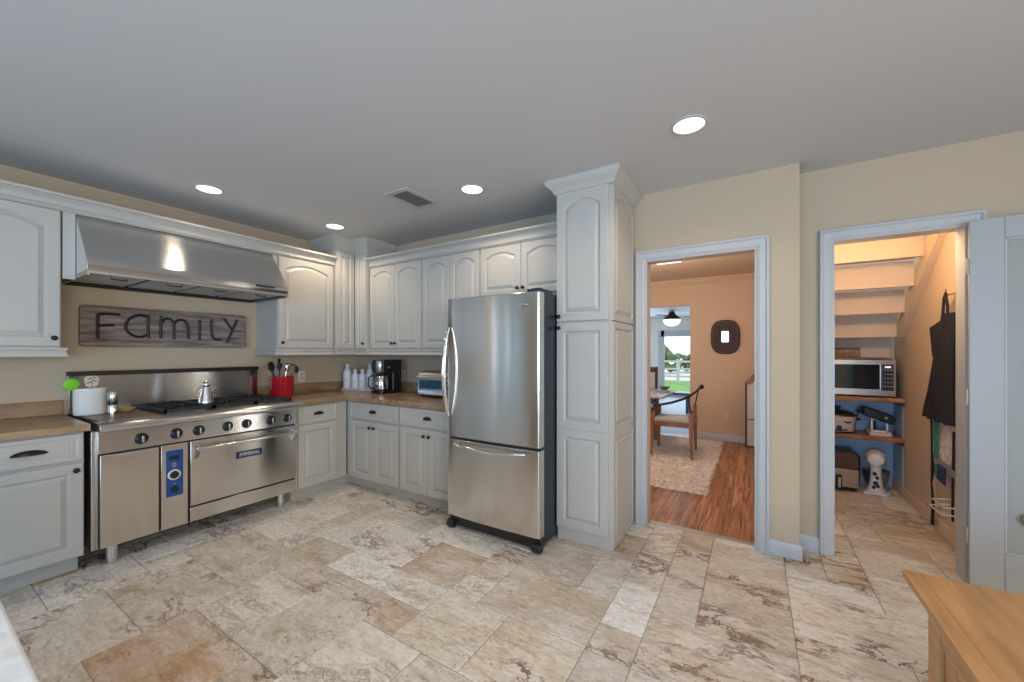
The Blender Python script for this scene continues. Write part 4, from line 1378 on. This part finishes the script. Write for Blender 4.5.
r = thing('air_fryer', 'brown and steel air fryer on the pantry floor', 'air fryer', (.70, 5.0, 0))
AX0, AX1, AY0, AY1 = .535, .858, 4.86, 5.16
MB().prism(rrect(AX0, AX1, .03, .375, .05, 6), lambda a, b, h: (a, h, b), AY0 + .012, AY1).build('body', 'blued', r, bevel=.01)
MB().prism(rrect(AX0 + .012, AX1 - .014, .205, .362, .045, 6), lambda a, b, h: (a, h, b), AY0, AY0 + .016).build('control_face', 'darkwood', r, bevel=.004)
ad = MB().prism(rrect(AX0 + .012, AX1 - .014, .042, .212, .010, 4), lambda a, b, h: (a, h, b), AY0 - .006, AY0 + .012).build('basket_drawer', 'champagne', r, bevel=.004)
MB().box(.672, .716, AY0 - .050, AY0 - .006, .030, .160).build('handle', 'black', ad, bevel=.01)
MB().box(.684, .704, AY0 - .054, AY0 - .049, .045, .140).build('handle_inlay', 'coffee_silver', ad)
for x in (AX0 + .05, AX1 - .05):
    for y in (AY0 + .05, AY1 - .05):
        MB().lathe([(.015, 0), (.015, .032)], (x, y, 0), 'z', 10).build('foot', 'black', r)

r = thing('stand_mixer', 'white stand mixer with dark patches on the pantry floor', 'stand mixer', (.985, 4.97, 0), rotz=radians(-11), local=True)
MB().prism([(-.085, -.14), (.085, -.14), (.065, .19), (-.065, .19)], lambda a, b, h: (a, b, h), 0, .028).build('base', 'white', r, bevel=.012)
loops = []
for z, w, d in ((.026, .070, .060), (.08, .052, .050), (.16, .040, .045), (.24, .040, .048), (.28, .046, .055)):
    loops.append([(w * cos(a), -.06 + d * sin(a), z) for a in [2 * pi * i / 20 for i in range(20)]])
col_ = MB().loft(loops).build('column', 'white', r)
loops = []
for q, w, h in ((-.100, .012, .012), (-.085, .055, .053), (-.04, .073, .070), (.06, .075, .072), (.16, .066, .064), (.22, .048, .046), (.235, .012, .012)):
    loops.append([(w * cos(a), -.04 + q, .335 + h * sin(a)) for a in [2 * pi * i / 20 for i in range(20)]])
MB().loft(loops).build('motor_head', 'white', r)
pm = MB()
for a_, z_, s_ in ((-1.75, .20, .016), (-1.35, .165, .014), (-1.6, .115, .018), (-1.3, .09, .013), (-1.85, .075, .014)):
    w = .042 if z_ > .12 else .050
    pm.ball((w * cos(a_) * 1.0, -.06 + w * 1.12 * sin(a_), z_), s_, .006, s_ * 1.2, 10, 6)
pm.build('dark_patches', 'charcoal', r)
MB().lathe([(.062, .030), (.078, .06), (.098, .15), (.102, .19), (.098, .19), (.07, .06), (.001, .04)], (0, .12, 0), 'z', 24).build('bowl', 'steel_dull', r)
MB().box(-.04, .04, -.148, -.141, .010, .020).build('name_plate', 'steel_dull', r)
MB().tube([(.06, -.04, .03), (.10, -.06, .012), (.13, -.01, .010), (.10, .08, .010), (.11, .13, .012)], .005, 6).build('cord', 'white', r)

# aprons and cloths on the right wall of the pantry
def draped(rows, name, mat, parent, th=.006, folds=3, amp=.014, n=22, seed=0):
    """rows: (z, y0, y1, x_out) from the top; a folded cloth hanging close to the wall"""
    mb = MB()
    fr_, bk = [], []
    for k, (z, y0, y1, xo) in enumerate(rows):
        a = amp * min(1, .3 + k / max(1, len(rows) - 1))
        line = []
        for i in range(n + 1):
            s = i / n
            line.append((xo - a * (0.5 + .5 * cos(2 * pi * folds * s + seed + k * .18)) - .02 * sin(pi * s), y0 + (y1 - y0) * s, z))
        loop = line + [(p[0] + th, p[1], p[2]) for p in reversed(line)]
        fr_.append(loop)
    mb.loft(fr_)
    return mb.build(name, mat, parent)


hk = thing('coat_hook', 'brass coat hook at the top of the black apron', 'hook', (CXR, 3.84, 1.73))
MB().lathe([(.018, 0), (.018, -.006)], (CXR, 3.84, 1.735), 'x', 14).tube([(CXR - .004, 3.84, 1.735), (CXR - .045, 3.84, 1.725), (CXR - .055, 3.84, 1.745), (CXR - .052, 3.84, 1.765)], .006, 8).build('hook', 'brass', hk)
r = thing('apron', 'long black apron hanging on the right pantry wall', 'apron', (CXR - .03, 3.95, .82))
draped([(1.60, 3.74, 3.88, CXR - .035), (1.50, 3.72, 3.95, CXR - .035), (1.42, 3.70, 4.00, CXR - .04), (1.25, 3.70, 4.05, CXR - .04), (1.05, 3.69, 4.11, CXR - .045), (.92, 3.66, 4.19, CXR - .045), (.845, 3.64, 4.22, CXR - .045)], 'skirt', 'apron', r, folds=4, amp=.03)
MB().prism([(3.90, 1.56), (4.115, 1.515), (4.06, 1.30), (3.94, 1.36)], lambda a, b, h: (h, a, b), CXR - .060, CXR - .050).build('bib_flap', 'apron', r, bevel=.003)
MB().tube([(CXR - .05, 3.83, 1.52), (CXR - .05, 3.82, 1.64), (CXR - .055, 3.84, 1.735), (CXR - .05, 3.885, 1.70), (CXR - .05, 3.90, 1.60), (CXR - .05, 3.93, 1.53)], .018, 8, flat=.4).build('neck_strap', 'apron', r)
MB().tube([(CXR - .04, 4.145, .84), (CXR - .04, 4.135, .60), (CXR - .038, 4.125, .46), (CXR - .042, 4.135, .36), (CXR - .038, 4.118, .22), (CXR - .04, 4.125, .05)], [.016, .014, .026, .012, .020, .024], 8, flat=.35).build('tie_strap', 'apron', r)
MB().tube([(CXR - .04, 3.76, .80), (CXR - .04, 3.775, .45), (CXR - .04, 3.775, .20)], [.014, .014, .016], 8, flat=.35).build('tie_strap', 'apron', r)
r = thing('patterned_apron', 'pale patterned apron with teal edge below the black apron', 'apron', (CXR - .02, 3.88, .55))
draped([(.86, 3.66, 4.06, CXR - .012), (.72, 3.66, 4.06, CXR - .012), (.56, 3.66, 4.04, CXR - .014)], 'skirt', 'floral', r, folds=5, amp=.012)
MB().prism([(4.055, .86), (4.09, .86), (4.085, .56), (4.05, .55)], lambda a, b, h: (h, a, b), CXR - .045, CXR - .030).build('binding', 'teal', r)
MB().prism([(3.66, .545), (4.05, .555), (4.02, .49), (3.66, .50)], lambda a, b, h: (h, a, b), CXR - .050, CXR - .020).build('hem', 'magazine', r, bevel=.002)
r = thing('pot_holder', 'navy pot holder hanging under the patterned apron', 'pot holder', (CXR - .03, 3.87, .42))
MB().prism([(3.83, .535), (3.96, .540), (3.97, .43), (3.84, .415)], lambda a, b, h: (h, a, b), CXR - .062, CXR - .052).build('pad', 'navycloth', r, bevel=.004)
MB().prism([(3.96, .540), (4.0, .53), (4.0, .45), (3.972, .43)], lambda a, b, h: (h, a, b), CXR - .062, CXR - .053).build('edge', 'teal', r)
r = thing('wire_rack', 'white wire rack low on the right pantry wall', 'rack', (CXR, 3.82, .26))
MB().tube([(CXR - .004, 3.70, .31), (CXR - .10, 3.72, .30), (CXR - .10, 3.90, .30), (CXR - .004, 3.92, .31)], .005, 6).tube([(CXR - .004, 3.70, .26), (CXR - .11, 3.72, .25), (CXR - .11, 3.92, .25), (CXR - .004, 3.94, .26)], .005, 6).tube([(CXR - .004, 3.80, .31), (CXR - .10, 3.80, .30), (CXR - .11, 3.80, .25), (CXR - .004, 3.80, .24)], .004, 6).build('wires', 'white', r)

# ------------------------------------------------------------------ dining room
DY = 6.66
struct(MB().box(-4.2, .15, YB + .10, DY + .12, -.06, .0).box(.15, .30, YC + .15, DY + .12, -.06, 0).build('floor_dining', 'woodfloor'), 'red oak plank floor of the dining room', 'floor')
struct(MB().box(-4.2, .15, YB + .14, DY + .12, 2.475, 2.54).box(.15, .30, YC + .12, DY + .12, 2.475, 2.54).build('ceiling_dining', 'peach'), 'peach ceiling of the dining room', 'ceiling')
OPX = -.848
w = rect_hole_wall(MB(), 'x', -4.2, .30, DY, DY + .14, ZC, [(-2.6, OPX, 0, 2.068)])
struct(w.build('wall_dining_far', 'peach'), 'peach far wall of the dining room with an opening', 'wall')
struct(MB().box(.30, .31, YC + .12, DY + .12, 0, ZC).build('wall_dining_right', 'peach'), 'peach right wall of the dining room', 'wall')
struct(MB().box(-4.3, -4.2, YB + .14, DY + .12, 0, ZC).build('wall_dining_left', 'peach'), 'peach left wall of the dining room', 'wall')
w = rect_hole_wall(MB(), 'x', -4.2, .15, YB + .1405, YB + .150, ZC, [(D1[0], D1[1], 0, D1[2])])
w.box(D1[0] - .001, D1[0] + .006, YB + .045, YB + .150, 0, D1[2]).box(D1[1] - .006, D1[1] + .001, YB + .045, YB + .150, 0, D1[2]).box(D1[0], D1[1], YB + .045, YB + .150, D1[2] - .006, D1[2] + .001)
struct(w.build('wall_dining_near', 'peach'), 'peach face of the wall around the kitchen doorway', 'wall')
CV = ((0, 2.395), (.012, 2.395), (.02, 2.410), (.05, 2.440), (.065, 2.460), (.07, 2.474), (0, 2.474))
struct(MB().sweep([(-4.2, DY), (.30, DY)], CV).build('trim_5', 'peach'), 'peach cornice along the far dining room wall', 'cornice')
struct(MB().sweep([(OPX, DY), (.30, DY)], BB).build('baseboard_dining', 'trim'), 'white baseboard along the far dining room wall', 'baseboard')
r = thing('flush_light', 'small cool ceiling light in the dining room', 'ceiling light', (-.90, 5.10, 2.475))
MB().box(-1.05, -.75, 5.00, 5.20, 2.452, 2.475).build('housing', 'trim', r)
MB().box(-1.04, -.76, 5.01, 5.19, 2.443, 2.451).build('diffuser', 'lampcool', r)

# rug
def make_rug():
    rnd = random.Random(5)
    x0, x1, y0, y1 = -2.5, -.370, 4.03, 6.55
    nx, ny = 150, 170
    mb = MB()
    vs_, fs = [], []
    for j in range(ny + 1):
        for i in range(nx + 1):
            e = min(i, nx - i, j, ny - j)
            jx = rnd.uniform(-.012, .012)
            vs_.append((x0 + (x1 - x0) * i / nx + jx, y0 + (y1 - y0) * j / ny + rnd.uniform(-.012, .012), .001 if e == 0 else rnd.uniform(.006, .0245)))
    for j in range(ny):
        for i in range(nx):
            a = j * (nx + 1) + i
            fs.append((a, a + 1, a + nx + 2, a + nx + 1))
    mb.add(vs_, fs)
    return mb.build('rug', 'rug', None, smooth=0)


tag(make_rug(), 'beige shag rug under the dining table', 'rug')

# round-cornered carved mirror
r = thing('wall_mirror', 'dark carved round-cornered mirror on the peach wall', 'mirror', (-.365, DY, 1.56))


def superell(a, b, n=40, p=2.8):
    out = []
    for i in range(n):
        t = 2 * pi * i / n
        c, s_ = cos(t), sin(t)
        out.append((a * math.copysign(abs(c) ** (2 / p), c), b * math.copysign(abs(s_) ** (2 / p), s_)))
    return out


loops = []
for a, b, h in ((.195, .255, 0), (.195, .255, .020), (.180, .240, .034), (.10, .13, .022), (.07, .10, .016)):
    loops.append([(-.365 + p, DY - h, 1.56 + q) for p, q in superell(a, b)])
fr_ = MB().loft(loops).build('frame', 'carved', r)
rg = MB()
for a, b in ((.165, .222), (.135, .185), (.105, .148), (.08, .116)):
    rg.tube([(-.365 + p, DY - .034 + (.165 - a) * .12, 1.56 + q) for p, q in superell(a, b)], .010, 6, True)
for i in range(36):
    t = 2 * pi * i / 36
    rg.tube([(-.365 + .08 * cos(t), DY - .030, 1.56 + .115 * sin(t)), (-.365 + .178 * cos(t), DY - .038, 1.56 + .236 * sin(t))], .005, 5)
rg.build('carving', 'darkwood', fr_)
MB().prism(rrect(-.047, .047, -.080, .080, .008), lambda a, b, h: (-.365 + a, DY - h, 1.565 + b), .018, .030).build('glass', 'mirror', r)
outlet('small outlet low on the peach dining room wall', TBk(DY - .001), -.345, .385, 'cream')

# slant-lid cabinet
r = thing('slant_front_desk', 'slant-lid desk with dark edges at the dining room far corner', 'desk', (.08, 6.5, 0))
DX0, DX1, DY0, DY1 = -.105, .295, 6.40, 6.640
MB().prism([(DX0 + .012, .02), (DX0 + .012, .90), (DX1, 1.30), (DX1, .02)], lambda a, b, h: (a, h, b), DY0 + .006, DY1).build('side_panel', 'grey_wall', r)
MB().box(DX0, DX0 + .025, DY0, DY1, 0, .905).build('front_edge', 'darkwood', r)
MB().prism([(DX0 - .004, .895), (DX0 + .10, 1.02), (DX1, 1.34), (DX1, 1.16), (DX0 + .05, .88)], lambda a, b, h: (a, h, b), DY0 - .006, DY1).build('lid', 'chairwood', r)
MB().box(DX0 + .02, DX1, DY0 - .001, DY0 + .008, .385, .395).build('seam', 'darkwood', r)

# table
TZ = .755
r = thing('dining_table', 'grey-topped dining table with brown legs on the rug', 'table', (-1.75, 5.75, .025))
TX0_, TX1_, TY0_, TY1_ = -2.45, -1.00, 5.32, 6.22
MB().box(TX0_, TX1_, TY0_, TY1_, TZ - .030, TZ).build('top', 'tabletop', r, bevel=.005)
ap = MB()
ap.box(TX0_ + .08, TX1_ - .21, TY0_ + .07, TY0_ + .09, TZ - .11, TZ - .030).box(TX0_ + .08, TX1_ - .21, TY1_ - .09, TY1_ - .07, TZ - .11, TZ - .030)
ap.box(TX0_ + .07, TX0_ + .09, TY0_ + .08, TY1_ - .08, TZ - .11, TZ - .030).box(TX1_ - .23, TX1_ - .21, TY0_ + .08, TY1_ - .08, TZ - .11, TZ - .030)
ap.build('apron', 'chairwood', r)
for x in (TX0_ + .10, TX1_ - .25):
    for y in (TY0_ + .10, TY1_ - .10):
        MB().loft([[(x + s * a, y + s * b, z) for a, b in ((-1, -1), (1, -1), (1, 1), (-1, 1))] for s, z in ((.024, .026), (.040, TZ - .031))]).build('leg', 'chairwood', r, bevel=.003)
for k, (x, y, a) in enumerate(((-1.20, 6.05, .3), (-1.16, 6.02, -.2))):
    o = thing('magazine', ('grey magazine lying on the dining table', 'top magazine, turned askew on another on the table')[k], 'magazine', (x, y, TZ + k * .012), rotz=a, local=True, group='magazines on the dining table')
    MB().box(-.14, .14, -.10, .10, 0.0, .008).build('pages', 'white', o)
    MB().box(-.142, .142, -.102, .102, .008, .011).build('cover', 'magazine', o)
o = thing('bowl', 'shallow grey bowl at the far end of the dining table', 'bowl', (-1.13, 6.13, TZ + .024))
MB().lathe([(.030, 0), (.045, .004), (.085, .040), (.088, .042), (.080, .038), (.03, .010), (.001, .008)], (-1.13, 6.13, TZ + .024), 'z', 22).build('dish', 'dishgrey', o)

# horseshoe armchair at the right end of the table
r = thing('armchair', 'brown wooden armchair with curved black rail on the rug', 'chair', (-.885, 5.44, .026), rotz=radians(1.5), local=True)
legs = ((-.225, -.255, .56, .020, .015), (.225, -.255, .585, .020, .015), (.225, .255, .60, .020, .022), (-.225, .255, .56, .020, .022))
for x, y, h, a, b in legs:
    sx, sy = (.012 if x > 0 else -.012), (.014 if y > 0 else -.014)
    MB().loft([[(x + sx * (1 - z / .45) + q * (w_), y + sy * (1 - z / .45) + p * w_, z) for q, p in ((-1, -1), (1, -1), (1, 1), (-1, 1))] for w_, z in ((.015, 0), (.023, .40), (.022, h))]).build('leg', 'chairwood', r, bevel=.004)
MB().box(-.222, .222, -.272, -.240, .375, .435).box(-.222, .222, .240, .272, .375, .435).box(-.242, -.210, -.25, .25, .375, .435).box(.210, .242, -.25, .25, .375, .435).build('seat_rail', 'chairwood', r, bevel=.004)
MB().prism(rrect(-.215, .215, -.240, .240, .03), lambda a, b, h: (a, b, h), .425, .462).build('seat', 'seat', r, bevel=.012)
ctrl = [(.290, .31, .835), (.272, .20, .820), (.255, .0, .800), (.215, -.18, .770), (.13, -.275, .725), (0, -.310, .680), (-.13, -.285, .645), (-.215, -.18, .640), (-.245, .0, .645), (-.250, .20, .650), (-.255, .29, .655)]
MB().tube(ctrl, [.016, .015, .014, .014, .015, .016, .015, .014, .014, .015, .016], 10).build('arm_rail', 'letter', r)
fk = MB()
for c_, s_ in (((.298, .325, .842), 1), ((-.258, .305, .660), 1)):
    fk.ball(c_, .030, .034, .030)
    for a in range(5):
        t = 2 * pi * a / 5
        fk.ball((c_[0] + .018 * cos(t), c_[1] + .022, c_[2] + .020 * sin(t)), .014)
fk.build('finial', 'letter', r)
for (x, y, z0), (tx, ty, tz) in (((.225, -.255, .58), (.195, -.205, .765)), ((.225, .255, .595), (.272, .22, .818)), ((-.225, -.255, .555), (-.19, -.225, .642)), ((-.225, .255, .555), (-.252, .22, .648))):
    MB().tube([(x, y, z0), (tx, ty, tz)], .008, 8).lathe([(.024, 0), (.026, .010), (.018, .020)], (x, y, z0 - .012), 'z', 12).build('support_rod', 'letter', r)

# frame-back chair at the far side of the table
r = thing('side_chair', 'dark brown frame-back chair behind the dining table', 'chair', (-1.55, 6.42, .025), local=True)
for x in (-.21, .21):
    MB().box(x - .02, x + .02, -.215, -.175, 0, .44).build('leg', 'darkwood', r, bevel=.003)
    MB().prism([(.175, 0), (.215, 0), (.225, .45), (.255, 1.07), (.215, 1.07), (.18, .45)], lambda a, b, h: (h, a - .04, b), x - .02, x + .02).build('leg', 'darkwood', r, bevel=.003)
MB().box(-.22, .22, -.215, .18, .42, .46).build('seat', 'seat', r, bevel=.01)
MB().box(-.19, .19, .165, .205, .98, 1.065).box(-.19, .19, .150, .19, .60, .66).build('back_rail', 'darkwood', r, bevel=.003)
MB().box(-.19, .19, .158, .170, .66, .98).build('backrest', 'seat', r)

r = thing('bench', 'low slate-blue bench in the sunroom behind the dining table', 'bench', (-1.6, 9.4, 0))
MB().box(-2.05, -1.15, 9.15, 9.60, .39, .44).build('top', 'benchblue', r, bevel=.006)
for x in (-2.0, -1.26):
    for y in (9.19, 9.50):
        MB().box(x, x + .07, y, y + .07, 0, .39).build('leg', 'benchblue', r, bevel=.004)

# ------------------------------------------------------------------ sunroom beyond and garden
SYF = 12.5
struct(MB().box(-4.2, 1.0, DY + .12, SYF + .14, -.06, -.002).build('floor_sunroom', 'sunfloor'), 'pale glossy tile floor of the sunroom', 'floor')
struct(MB().box(-4.2, 1.0, DY + .14, SYF + .14, 2.36, 2.46).build('ceiling_sunroom', 'trim'), 'white ceiling of the sunroom', 'ceiling')
GX0, GX1 = -2.40, -1.20
w = rect_hole_wall(MB(), 'x', -4.2, 1.0, SYF, SYF + .14, 2.36, [(GX0, GX1, 0, 1.90)])
struct(w.build('wall_sunroom_far', 'grey_wall'), 'pale grey end wall of the sunroom', 'wall')
struct(MB().box(-4.3, -4.2, DY + .14, SYF, 0, 2.36).build('wall_sunroom_left', 'grey_wall'), 'pale grey left wall of the sunroom', 'wall')
struct(MB().box(1.0, 1.1, DY + .14, SYF, 0, 2.36).build('wall_sunroom_right', 'grey_wall'), 'pale grey right wall of the sunroom', 'wall')
r = struct(bpy.data.objects.new('door_2', None), 'white framed glass garden door at the end of the sunroom', 'door')
COL.objects.link(r); ORIG[r.name] = (0, 0, 0)
fr = MB().box(GX0 - .08, GX0 + .09, SYF - .03, SYF + .06, 0, 1.98).box(GX1 - .09, GX1 + .08, SYF - .03, SYF + .06, 0, 1.98).box(GX0, GX1, SYF - .03, SYF + .06, 1.80, 1.98).box(GX0, GX1, SYF - .03, SYF + .06, 0, .10)
fr.build('frame', 'doorpaint', r)
MB().box(GX0 + .09, GX1 - .09, SYF + .01, SYF + .016, .10, 1.80).build('pane', 'glass', r)
r = thing('framed_picture', 'dark red framed picture on the sunroom end wall', 'picture', (-3.0, SYF, 1.5))
MB().box(-3.25, -2.835, SYF - .03, SYF - .002, 1.08, 1.93).build('frame', 'artpaper', r, bevel=.004)
MB().box(-3.20, -2.885, SYF - .033, SYF - .028, 1.13, 1.88).build('print', 'grey_wall', r)
r = thing('ceiling_fan', 'dark ceiling fan with a glowing glass bowl in the sunroom', 'ceiling fan', (-1.76, 10.5, 2.36))
c_ = (-1.76, 10.5, 0)
MB().lathe([(.03, 2.36), (.06, 2.345), (.10, 2.27), (.19, 2.20), (.20, 2.17), (.16, 2.15)], c_, 'z', 26).build('motor', 'fanmetal', r)
MB().lathe([(.205, 2.150), (.20, 2.10), (.15, 2.03), (.08, 1.995), (.001, 1.985)], c_, 'z', 26).build('bowl', 'lampbowl', r)
for k in range(5):
    a = 2 * pi * k / 5 + .5
    d = Vector((cos(a), sin(a), 0)); p = Vector((-sin(a), cos(a), 0))
    pts = []
    for s, wv in ((.17, .03), (.30, .060), (.58, .068), (.62, .05)):
        pts.append((s, wv))
    poly = [(s, wv) for s, wv in pts] + [(s, -wv) for s, wv in reversed(pts)]
    MB().prism(poly, lambda s, wv, h: tuple(Vector((c_[0], c_[1], 2.235 + h + wv * .10)) + d * s + p * wv), 0, .008).build('blade', 'fanmetal', r)
struct(MB().box(-22, 14, SYF + .14, 40, -.25, -.12).build('ground_outside', 'grass'), 'green lawn outside the glass door', 'lawn')
r = thing('garden_fence', 'white railing fence beyond the lawn', 'fence', (-3, 19.5, -.12))
for k in range(9):
    x = -9 + k * 1.5
    MB().box(x - .06, x + .06, 19.44, 19.56, -.12, 1.0).build('post', 'trim', r)
for z in (.15, .50, .85):
    MB().box(-9, 3, 19.48, 19.52, z, z + .09).build('rail', 'trim', r)
struct(MB().box(-22, 14, 20.5, 40, -.118, -.05).build('ground_water', 'concrete'), 'pale bright patio beyond the garden fence', 'ground')


def bush(x, y, sx, sz, label):
    rnd = random.Random(int(x * 10))
    mb = MB()
    for k in range(46):
        a, q = rnd.uniform(0, 2 * pi), rnd.random() ** .5
        mb.ball((x + sx * q * cos(a), y + sx * .6 * q * sin(a), -.10 + sz * (.15 + .8 * rnd.random() * (1.1 - q * .6))), sx * rnd.uniform(.14, .26), None, sz * rnd.uniform(.08, .16), 8, 5)
    r_ = thing('garden_tree', label, 'tree', (x, y, -.1), group='trees beyond the garden fence')
    mb.build('crown', 'leaf', r_)
    MB().lathe([(.12, -.12), (.08, sz * .4)], (x, y, 0), 'z', 8).build('trunk', 'darkwood', r_)


bush(-5.2, 27, 1.3, 2.1, 'leafy tree left in the garden door view')
bush(-3.1, 29, 1.5, 1.7, 'low leafy tree right in the garden door view')
